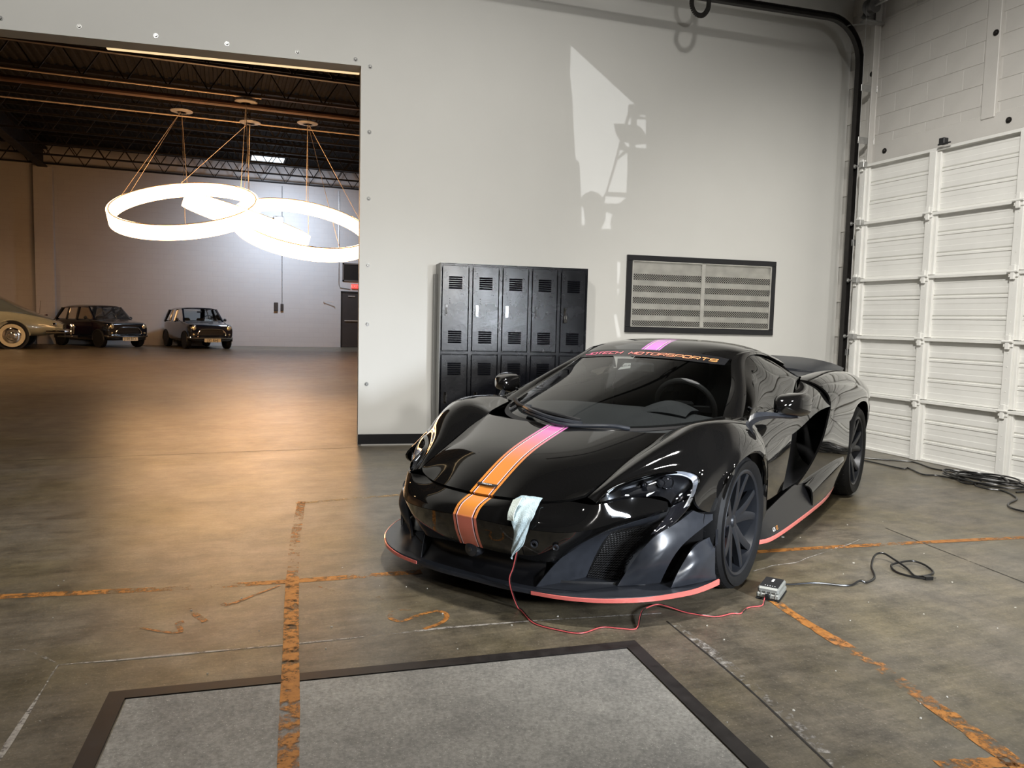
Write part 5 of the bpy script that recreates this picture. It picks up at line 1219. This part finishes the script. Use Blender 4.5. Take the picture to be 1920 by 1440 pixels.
gridmesh('folded_corner', grid(FL, 5, 4)+np.array((.016, 0, .006)), mat('microfibre_pale', (.60, .68, .64), .95, var=.1, vscale=60, bump=.6, bscale=220), tw, gap=0, depth=.004, center=(0, 0, .3))

# ---------------------------------------------------------------- work light, added wall flood and ceiling lamps that light the bay
def stand(name, loc, target, label, w_, h_, panel):
    t = thing(name, label, 'lamp', (loc[0], loc[1], 0), math.atan2(target[1]-loc[1], target[0]-loc[0])-PI/2)
    mb = MB(); mb.tube([(0, -.12, .35), (0, -.12, loc[2]-.05)], .016, 10); mb.build('pole', MATS['dark_steel'], t)
    for k in range(3):
        a = 2*PI*k/3+.5; mb = MB(); mb.tube([(0, -.12, .62), (.42*math.cos(a), -.12+.42*math.sin(a), .015)], .012, 8); mb.build('leg', MATS['dark_steel'], t)
    mb = MB(); mb.bbox(-w_/2-.03, w_/2+.03, -.16, -.06, loc[2]-h_/2-.03, loc[2]+h_/2+.03, .01); mb.build('housing', MATS['black_trim'], t)
    mb = MB(); mb.bbox(-w_/2, w_/2, -.065, -.055, loc[2]-h_/2, loc[2]+h_/2, .003); mb.build('panel', mat('led_'+name, (.9, .95, 1), .4, emit=panel, estr=6), t)
    mb = MB(); mb.tube([(-.1, -.16, loc[2]), (-.1, -.24, loc[2]), (.1, -.24, loc[2]), (.1, -.16, loc[2])], .008, 6); mb.build('handle', MATS['dark_steel'], t)
stand('wall_fill_lamp', WALL_FILL, (3.0, 7.4), 'added unseen square floodlight behind the photographer, brightening the bay wall', .34, .30, (1, .98, .93))
stand('panel_light', WORK_B, (2.6, 6.0), 'tall cool light panel on a tripod behind the photographer', .40, 1.0, (.8, .9, 1))
for i, (loc, aim, pw, an) in enumerate(BAY_LAMPS):
    t = thing('bay_lamp', ['round high-bay lamp hanging above the bonnet of the sports car', 'round high-bay lamp near the garage door side', 'round high-bay lamp left of the camera', 'round high-bay lamp hanging behind the photographer'][i], 'lamp', loc, 0, 'high-bay lamps')
    mb = MB(); mb.lathe([(.03, .16), (.09, .16), (.10, .10), (.20, .04), (.21, .02), (.19, .02)], 28, 2); mb.build('shade', MATS['black_trim'], t)
    mb = MB(); mb.tube([(0, 0, .16), (0, 0, 1.2)], .006, 6); mb.build('cable', MATS['dark_steel'], t)
# added gobo board: holes cut to shape the wall patch and ladder shadow
GP = Vector(GOBO_L); kf = .085
bm = bmesh.new(); edges = []
def loop_(pts):
    vs = [bm.verts.new(p) for p in pts]; edges.extend(bm.edges.new((vs[i], vs[(i+1) % len(vs)])) for i in range(len(vs)))
HOLEPTS = [[(2.4794, 0.0000, 4.1298), (3.2073, 0.0000, 3.6039), (3.1411, 0.0000, 3.5980), (3.1310, 0.0000, 3.5504), (3.1355, 0.0000, 3.5123), (3.1011, 0.0000, 3.3939), (2.9814, 0.0000, 3.3838), (3.0029, 0.0000, 3.2922), (3.0539, 0.0000, 3.2137), (3.0128, 0.0000, 3.0338), (2.9181, 0.0000, 2.6782), (2.8846, 0.0000, 2.6122), (2.8414, 0.0000, 2.6511), (2.7572, 0.0000, 2.6734), (2.6872, 0.0000, 2.6413), (2.6444, 0.0000, 2.5973), (2.6114, 0.0000, 2.9603), (2.5696, 0.0000, 2.9846), (2.5439, 0.0000, 3.2276), (2.5142, 0.0000, 3.5981), (2.4803, 0.0000, 3.8364)],
  [(3.1641, 0.0000, 3.4763), (3.1736, 0.0000, 3.3917), (3.1344, 0.0000, 3.3884)],
  [(3.2379, 0.0000, 3.4496), (3.3410, 0.0000, 3.4584), (3.3475, 0.0000, 3.3036), (3.2834, 0.0000, 3.3760), (3.2403, 0.0000, 3.3890)],
  [(3.2754, 0.0000, 3.4970), (3.3391, 0.0000, 3.5025), (3.3397, 0.0000, 3.4887), (3.2760, 0.0000, 3.4832)],
  [(3.2335, 0.0000, 3.1863), (3.3548, 0.0000, 3.2041), (3.3568, 0.0000, 3.1569), (3.2346, 0.0000, 3.1586)],
  [(3.1056, 0.0000, 3.2012), (3.1601, 0.0000, 3.2000), (3.1620, 0.0000, 3.1530), (3.1343, 0.0000, 3.1647)],
  [(3.0577, 0.0000, 3.1173), (3.1058, 0.0000, 3.1210), (3.0421, 0.0000, 3.0526)],
  [(3.1430, 0.0000, 3.0962), (3.1512, 0.0000, 2.9663), (3.1504, 0.0000, 2.6819), (2.9392, 0.0000, 2.6768), (3.0374, 0.0000, 3.0190)],
  [(2.9200, 0.0000, 2.6283), (3.1525, 0.0000, 2.6289), (3.0642, 0.0000, 2.5591), (2.9047, 0.0000, 2.5551)],
  [(2.6506, 0.0000, 2.5010), (2.6714, 0.0000, 2.4967), (2.6967, 0.0000, 2.3652), (2.6897, 0.0000, 2.3120), (2.6571, 0.0000, 2.3103)],
  [(2.9261, 0.0000, 2.4644), (2.9990, 0.0000, 2.4463), (2.9784, 0.0000, 2.3528), (2.9929, 0.0000, 2.2891), (2.8817, 0.0000, 2.2833), (2.9205, 0.0000, 2.3720)],
  [(3.0727, 0.0000, 1.9464), (3.1092, 0.0000, 1.9480), (3.1134, 0.0000, 1.8404), (3.0971, 0.0000, 1.7090), (3.0817, 0.0000, 1.7142)],
  [(3.0838, 0.0000, 1.6602), (3.1051, 0.0000, 1.6609), (3.0959, 0.0000, 1.5836)],
  [(3.0547, 0.0000, 1.3825), (3.0883, 0.0000, 1.3834), (3.1466, 0.0000, 1.1464), (3.1038, 0.0000, 1.1398)]]
for h in HOLEPTS: loop_([GP+(WALLM @ Vector(p)-GP)*kf for p in h])
cpt = GP+(wallpt(2.85, 0, 2.9)-GP)*kf; uu = (WALLM.to_3x3() @ Vector((1, 0, 0))); zz = Vector((0, 0, 1))
loop_([cpt-uu*.26-zz*.28, cpt+uu*.26-zz*.28, cpt+uu*.26+zz*.28, cpt-uu*.26+zz*.28])
bmesh.ops.triangle_fill(bm, edges=edges, use_beauty=True)
me = bpy.data.meshes.new('patch_gobo'); bm.to_mesh(me); bm.free()
pj = thing('patch_gobo_lamp', 'added unseen lamp with a board cut to shape the bright wall patch', 'lamp', (GP.x, GP.y, 0))
o = link('patch_gobo', me, MATS['matte_black'], pj); o.location = (-GP.x, -GP.y, 0)
so = o.modifiers.new('thickness', 'SOLIDIFY'); so.thickness = .0006
mb = MB(); mb.bbox(-.06, .06, -.22, -.02, GP.z-.06, GP.z+.06, .01); mb.build('housing', MATS['black_trim'], pj)
mb = MB(); mb.tube([(0, -.12, .02), (0, -.12, GP.z-.06)], .015, 8); mb.lathe([(0, 0), (.16, 0), (.16, .02), (0, .02)], 20, 2, (0, -.12, 0)); mb.build('stand', MATS['dark_steel'], pj)
mb = MB(); q0 = cpt-Vector((GP.x, GP.y, 0))-zz*.28; mb.tube([(0, -.12, .10), (q0.x, q0.y, .10), (q0.x, q0.y, q0.z+.02)], .008, 6); mb.build('board_arm', MATS['dark_steel'], pj)

# ================================================================ parked cars in the hall
mat('classic_dark', (.006, .008, .014), .12, 0, coat=1, var=.05)
mat('sage_grey', (.30, .31, .25), .22, 0, coat=.8, var=.04)
mat('slate_blue', (.10, .12, .13), .2, 0, coat=.8, var=.04)
mat('whitewall', (.62, .57, .42), .6, var=.05)
mat('lamp_glass_ringlit', (.85, .75, .5), .1, .7)  # yellowish colour paints in the reflection of the ring lamps
glass_mat('car_glass', (.85, .87, .87), 0, 1.5)
mat('plate_cream', (.70, .66, .52), .5)
mat('tail_red', (.18, .006, .008), .25, coat=.6)
def loft(name, st, m, parent, nu=4, nv=4, smooth=40):
    """st: stations of half sections [(x, [(y, z), ...])] from bottom centre to top centre; mirrored into a closed shell"""
    rows = []
    for x, pr in st: rows.append([(x, y, z) for y, z in pr]+[(x, -y, z) for y, z in pr[-2:0:-1]])
    G = np.array(rows, float); G = natspl(G, nu); a, b = G.shape[:2]
    # smooth round the section as a closed Catmull-Rom
    out = []
    for i in range(a): out.append(spl(G[i], nv, closed=True))
    G = np.array(out); a, b = G.shape[:2]; v = [tuple(p) for p in G.reshape(-1, 3)]; f = []
    for i in range(a-1):
        for j in range(b): f.append((i*b+j, i*b+(j+1) % b, (i+1)*b+(j+1) % b, (i+1)*b+j))
    f += [tuple(range(b))[::-1], tuple(range((a-1)*b, a*b))]
    return pydata(name, v, f, MATS[m] if isinstance(m, str) else m, parent, smooth)
def road_wheel(parent, x, y, r, w_, s, white=False, capm='chrome'):
    root = bpy.data.objects.new('wheel', None); COL.objects.link(root); root.parent = parent; root.location = (x, s*y, r)
    if s < 0: root.rotation_euler = (0, 0, PI)
    mb = MB(); mb.lathe([(r*.60, -.01), (r*.66, .008), (r*.85, .010), (r*.97, -.008), (r, -.03), (r, -w_+.03), (r*.95, -w_), (r*.6, -w_)], 32, 1, closed=True); mb.build('tyre', MATS['rubber'], root)
    if white:
        mb = MB(); mb.lathe([(r*.60, .009), (r*.84, .012), (r*.84, .006), (r*.60, .004)], 32, 1, closed=True); mb.build('whitewall_band', MATS['whitewall'], root)
    mb = MB(); mb.lathe([(0, .012), (r*.16, .012), (r*.2, .004), (r*.34, .002), (r*.38, .012), (r*.5, .008), (r*.60, -.004), (r*.61, -.03), (0, -.05)], 28, 1); mb.build('hubcap', MATS[capm], root)
    if not white:
        mb = MB()
        for k in range(8):
            a = 2*PI*k/8; mb.lathe([(0, .016), (r*.06, .014), (r*.07, 0)], 8, 1, (r*.44*math.cos(a), 0, r*.44*math.sin(a)))
        mb.build('rim_holes', MATS['matte_black'], root)
def mini(label, loc, rot, plate):
    t = thing('compact_car', label, 'car', loc, rot, 'classic compact cars by the far wall')
    B = 'classic_dark'
    st = [(1.50, [(0, .30), (.40, .30), (.56, .34), (.62, .45), (.62, .60), (.54, .69), (.35, .71), (0, .715)]),
          (1.40, [(0, .24), (.45, .24), (.66, .30), (.69, .46), (.69, .66), (.63, .78), (.40, .80), (0, .805)]),
          (1.05, [(0, .22), (.48, .22), (.68, .28), (.70, .48), (.70, .70), (.66, .82), (.42, .85), (0, .86)]),
          (.72, [(0, .22), (.48, .22), (.68, .26), (.70, .48), (.70, .72), (.68, .85), (.44, .89), (0, .90)]),
          (-.2, [(0, .22), (.48, .22), (.68, .26), (.705, .48), (.70, .72), (.67, .86), (.44, .88), (0, .88)]),
          (-1.0, [(0, .22), (.48, .22), (.68, .28), (.705, .48), (.70, .72), (.66, .86), (.44, .88), (0, .88)]),
          (-1.40, [(0, .26), (.44, .26), (.62, .34), (.66, .48), (.655, .70), (.61, .82), (.40, .86), (0, .87)]),
          (-1.53, [(0, .36), (.38, .36), (.52, .40), (.58, .50), (.57, .66), (.52, .76), (.35, .80), (0, .81)])]
    loft('body', st, B, t)
    # roof
    ro = [(.30, [(0, 1.285), (.30, 1.28), (.50, 1.265), (.545, 1.25), (.53, 1.275), (.40, 1.305), (.2, 1.315), (0, 1.318)]),
          (.05, [(0, 1.30), (.30, 1.295), (.52, 1.275), (.565, 1.255), (.55, 1.29), (.42, 1.335), (.2, 1.345), (0, 1.35)]),
          (-.6, [(0, 1.30), (.30, 1.295), (.52, 1.275), (.565, 1.25), (.55, 1.285), (.42, 1.33), (.2, 1.345), (0, 1.35)]),
          (-1.08, [(0, 1.26), (.30, 1.255), (.48, 1.24), (.535, 1.22), (.52, 1.25), (.40, 1.285), (.2, 1.295), (0, 1.30)])]
    loft('roof', ro, B, t)
    # gutter and pillars
    def bars(name, L_, w_, m):
        mb = MB()
        for a, b in L_: mb.bar(a, b, w_, w_)
        mb.build(name, MATS[m], t)
    for s in (1, -1):
        for a, b, w_ in (((.72, s*.62, .87), (.30, s*.535, 1.27), .05), ((-.13, s*.675, .86), (-.16, s*.555, 1.26), .07), ((-1.38, s*.60, .84), (-1.08, s*.525, 1.23), .12), ((-.70, s*.672, .86), (-.70, s*.552, 1.26), .035)):
            mb = MB(); mb.bar(a, b, w_, .05); mb.build('pillar', MATS[B], t)
        mb = MB(); mb.tube([(.30, s*.56, 1.262), (-.2, s*.58, 1.268), (-1.08, s*.55, 1.235)], .012, 6); mb.build('gutter', MATS['chrome'], t)
        v = [(.66, s*.645, .885), (-.12, s*.672, .885), (-.155, s*.56, 1.245), (.31, s*.545, 1.25)]; pydata('side_window', v, [(0, 1, 2, 3)], MATS['car_glass'], t, 0, False)
        v = [(-.15, s*.672, .885), (-1.28, s*.62, .885), (-1.06, s*.54, 1.225), (-.18, s*.56, 1.245)]; pydata('side_window', v, [(0, 1, 2, 3)], MATS['car_glass'], t, 0, False)
        # headlamp
        hl = bpy.data.objects.new('headlamp', None); COL.objects.link(hl); hl.parent = t; hl.location = (1.44, s*.545, .665)
        mb = MB(); mb.lathe([(.075, .05), (.095, .055), (.105, .04), (.105, -.06)], 24, 0); mb.f = [q for q in mb.f if len(q) == 4]; mb.build('bezel', MATS['chrome'], hl)
        mb = MB(); mb.lathe([(0, .075), (.04, .07), (.07, .055), (.085, .04), (.085, .0), (0, 0)], 20, 0); mb.build('lens', MATS['lamp_glass_ringlit'], hl)
        mb = MB(); mb.lathe([(0, .03), (.025, .025), (.032, .0), (0, 0)], 14, 0, (1.50, s*.56, .47)); mb.build('indicator', MATS['lamp_glass_ringlit'], t)
        mb = MB(); mb.lathe([(0, .045), (.03, .035), (.05, 0), (.05, -.03), (0, -.03)], 14, 0, (.50, s*.77, .93)); mb.tube([(.49, s*.67, .88), (.49, s*.76, .93)], .01, 6); mb.build('door_mirror', MATS['matte_black'], t)
        # wheel-arch lips
        for cx in (1.02, -1.02):
            mb = MB(); mb.tube([(cx+.285*math.cos(a), s*.705, .27+.285*math.sin(a)) for a in np.linspace(-.1, PI+.1, 16)], .03, 8); mb.build('arch', MATS['matte_black'], t)
            mb = MB(); mb.lathe([(0, -.02), (.27, -.02), (.27, .015), (0, .015)], 24, 1, (cx, s*.697, .27)); mb.build('arch_recess', MATS['matte_black'], t)
            road_wheel(t, cx, .70, .25, .15, s)
    pydata('windscreen', [(.74, -.60, .895), (.74, .60, .895), (.32, .525, 1.275), (.32, -.525, 1.275)], [(0, 1, 2, 3)], MATS['car_glass'], t, 0, False)
    pydata('rear_window', [(-1.37, -.54, .90), (-1.37, .54, .90), (-1.09, .47, 1.23), (-1.09, -.47, 1.23)], [(0, 1, 2, 3)], MATS['car_glass'], t, 0, False)
    # grille
    gl = [(.40, .43), (.44, .46), (.43, .52), (.33, .635), (.20, .65), (0, .655)]; full = gl+[(-y, z) for y, z in gl[-2::-1]]
    mb = MB(); mb.tube([(1.525, y, z) for y, z in full], .014, 8, closed=True); mb.build('grille_surround', MATS['chrome'], t)
    mb = MB(); mb.prism([(1.49, z) for z in (0, 1)]*0 or [(1.50, .44), (1.515, .44), (1.515, .64), (1.50, .64)], 1, -.36, .36); gr = mb.build('grille', MATS['matte_black'], t)
    for k in range(7):
        z = .46+k*.028; wdt = .41 if z < .53 else .41-(z-.53)*.85; mb = MB(); mb.bar((1.52, -wdt, z), (1.52, wdt, z), .006, .006); mb.build('grille_bar', mat('dim_chrome', (.12, .12, .12), .3, .9), gr)
    mb = MB(); mb.tube(spl([(1.36, -.70, .37), (1.53, -.62, .37), (1.60, -.3, .37), (1.61, 0, .37), (1.60, .3, .37), (1.53, .62, .37), (1.36, .70, .37)], 4), .032, 8); mb.build('front_bumper', MATS['chrome'], t)
    mb = MB(); mb.tube(spl([(-1.40, -.66, .40), (-1.56, -.55, .40), (-1.60, 0, .40), (-1.56, .55, .40), (-1.40, .66, .40)], 4), .03, 8); mb.build('rear_bumper', MATS['chrome'], t)
    np_ = MB(); np_.bbox(1.585, 1.60, -.26, .26, .225, .335, .004); npo = np_.build('number_plate', MATS['plate_cream'], t)
    tx = text_mesh('lettering', plate, .115, MATS['matte_black'], npo, .001); tx.location = (1.601, 0, .28); tx.rotation_euler = (PI/2, 0, PI/2)
    mb = MB(); mb.bbox(1.20, 1.40, -.05, .05, .792, .812, .004); mb.bar((1.42, 0, .79), (.8, 0, .885), .02, .012); mb.build('bonnet_trim', MATS['chrome'], t)
    mb = MB(); mb.tube([(.18+.02*math.sin(a), .32+.17*math.cos(a), .93+.14*math.sin(a)) for a in np.linspace(0, 2*PI, 20)[:-1]], .012, 6, closed=True); mb.build('steering_wheel', MATS['matte_black'], t)
    for s in (1, -1):
        mb = MB(); mb.bbox(-.42, -.30, s*.33-.22, s*.33+.22, .5, .98, .04); mb.build('seat', MATS['interior'], t)
    mb = MB(); mb.bbox(.25, .30, -.07, .07, 1.16, 1.21, .01); mb.build('interior_mirror', MATS['matte_black'], t)
    mb = MB(); mb.bbox(-1.05, -.90, -.5, .5, .5, .90, .04); mb.build('rear_seat', MATS['interior'], t)
    return t
mini('dark classic compact car between the pale saloon and the other compact', (-4.28, 31.95, 0), -PI/2+.70, 'J190 BCL').scale = (1.13, 1.13, 1.13)
mini('dark classic compact car standing alone right of its twin', (-.95, 31.75, 0), -PI/2+.33, 'J32 BHJ').scale = (1.14, 1.14, 1.14)

# pale saloon cut by the left edge of the picture: its tail faces right
def saloon():
    t = thing('classic_saloon', 'pale grey-green classic saloon with whitewall tyres at the left edge', 'car', (-8.14, 29.55, 0), PI+.10); t.scale = (1.2, 1.2, 1.2)
    st = [(2.5, [(0, .35), (.5, .35), (.68, .42), (.72, .62), (.66, .85), (.4, .98), (0, 1.0)]),
          (1.5, [(0, .32), (.6, .32), (.86, .38), (.90, .62), (.84, .92), (.5, 1.04), (0, 1.06)]),
          (.4, [(0, .32), (.6, .32), (.86, .38), (.90, .62), (.85, .92), (.6, 1.02), (0, 1.04)]),
          (-.7, [(0, .32), (.6, .32), (.87, .38), (.91, .64), (.86, .94), (.6, 1.04), (0, 1.08)]),
          (-1.5, [(0, .34), (.6, .34), (.86, .42), (.90, .66), (.84, .92), (.6, .99), (0, 1.02)]),
          (-2.2, [(0, .38), (.55, .38), (.78, .46), (.82, .62), (.74, .78), (.52, .84), (0, .86)]),
          (-2.58, [(0, .48), (.45, .48), (.62, .52), (.66, .58), (.60, .65), (.42, .68), (0, .69)])]
    loft('body', st, 'sage_grey', t)
    up_ = [(1.0, [(0, .98), (.5, .98), (.74, .98), (.72, 1.02), (.5, 1.06), (0, 1.07)]), (.4, [(0, 1.0), (.5, 1.0), (.76, 1.0), (.66, 1.42), (.45, 1.53), (0, 1.55)]),
           (-.5, [(0, 1.0), (.5, 1.0), (.76, 1.0), (.66, 1.45), (.45, 1.58), (0, 1.60)]), (-1.05, [(0, 1.0), (.5, 1.0), (.75, 1.0), (.62, 1.30), (.42, 1.40), (0, 1.42)]), (-1.75, [(0, .94), (.45, .94), (.66, .94), (.60, 1.0), (.4, 1.04), (0, 1.06)]), (-2.35, [(0, .76), (.4, .76), (.55, .76), (.50, .80), (.35, .83), (0, .84)])]
    loft('cabin', up_, 'slate_blue', t)
    for s in (1, -1):
        pydata('side_window', [(.45, s*.765, 1.06), (-.95, s*.76, 1.06), (-.85, s*.69, 1.36), (.30, s*.70, 1.42)], [(0, 1, 2, 3)], mat('saloon_glass', (.05, .05, .045), .05), t, 0, False)
        mb = MB(); mb.tube([(.45, s*.775, 1.05), (-.97, s*.77, 1.05), (-.86, s*.70, 1.37), (.30, s*.71, 1.43)], .012, 6, closed=True); mb.build('window_trim', MATS['chrome'], t)
        mb = MB(); mb.lathe([(0, -.03), (.40, -.03), (.40, .02), (0, .02)], 28, 1, (-1.42, s*.885, .37)); mb.build('wheel_arch', MATS['matte_black'], t)
        mb = MB(); mb.tube([(-1.42+.41*math.cos(a), s*.905, .37+.41*math.sin(a)) for a in np.linspace(.0, PI, 18)], .02, 6); mb.build('arch_lip', MATS['sage_grey'], t)
        for cx in (1.6, -1.42): road_wheel(t, cx, .91, .365, .18, s, True)
        mb = MB(); mb.lathe([(0, -.06), (.035, -.05), (.05, -.02), (.05, .03), (0, .03)], 16, 0, (-2.38, s*.70, .66)); mb.build('tail_lamp', MATS['tail_red'], t)
        mb = MB(); mb.lathe([(.05, -.05), (.062, -.04), (.062, .03), (.05, .03)], 16, 0, (-2.38, s*.70, .66), closed=True); mb.build('tail_lamp_rim', MATS['chrome'], t)
        mb = MB(); mb.tube([(1.2, s*.93, .36), (-.95, s*.93, .36)], .02, 6); mb.build('sill_trim', MATS['chrome'], t)
    mb = MB(); mb.tube(spl([(-2.2, -.90, .48), (-2.62, -.78, .48), (-2.74, 0, .48), (-2.62, .78, .48), (-2.2, .90, .48)], 5), .045, 8); mb.build('rear_bumper', MATS['chrome'], t)
    for s in (1, -1):
        mb = MB(); mb.tube([(-2.76, s*.42, .40), (-2.78, s*.42, .62), (-2.74, s*.42, .68)], .035, 8); mb.build('overrider', MATS['chrome'], t)
    mb = MB(); mb.tube([(-2.4, 0, .34), (-2.9, 0, .33)], .025, 8); mb.build('exhaust', MATS['chrome'], t)
    mb = MB(); mb.tube([(-1.95, -.3, .95), (-1.99, -.3, 1.32)], .006, 5); mb.build('aerial', MATS['chrome'], t)
saloon()
# low red-finned car behind the saloon: only its tail shows
t = thing('finned_car', 'dark red tail fin of a car standing behind the pale saloon', 'car', (-8.75, 32.2, 0), PI)
mb = MB(); loft('body', [(2.0, [(0, .3), (.5, .3), (.8, .4), (.82, .7), (.7, .85), (0, .9)]), (0, [(0, .3), (.5, .3), (.85, .4), (.88, .7), (.75, .9), (0, .95)]), (-1.8, [(0, .3), (.5, .3), (.82, .42), (.85, .68), (.75, .84), (0, .88)]), (-2.45, [(0, .4), (.5, .4), (.75, .48), (.78, .62), (.7, .74), (0, .78)])], mat('wine_red', (.10, .006, .008), .2, coat=.8), t)
for s in (1, -1):
    mb = MB(); mb.prism([(-1.0, .86), (-2.5, 1.10), (-2.6, 1.12), (-2.42, .70), (-1.6, .70)], 1, s*.74, s*.80); mb.build('fin', MATS['wine_red'], t, smooth=0)
    mb = MB(); mb.lathe([(0, -.03), (.03, -.02), (.035, .03), (0, .03)], 12, 0, (-2.6, s*.77, 1.09)); mb.build('fin_tip', MATS['chrome'], t)
    for cx in (1.3, -1.4): road_wheel(t, cx, .84, .33, .18, s)
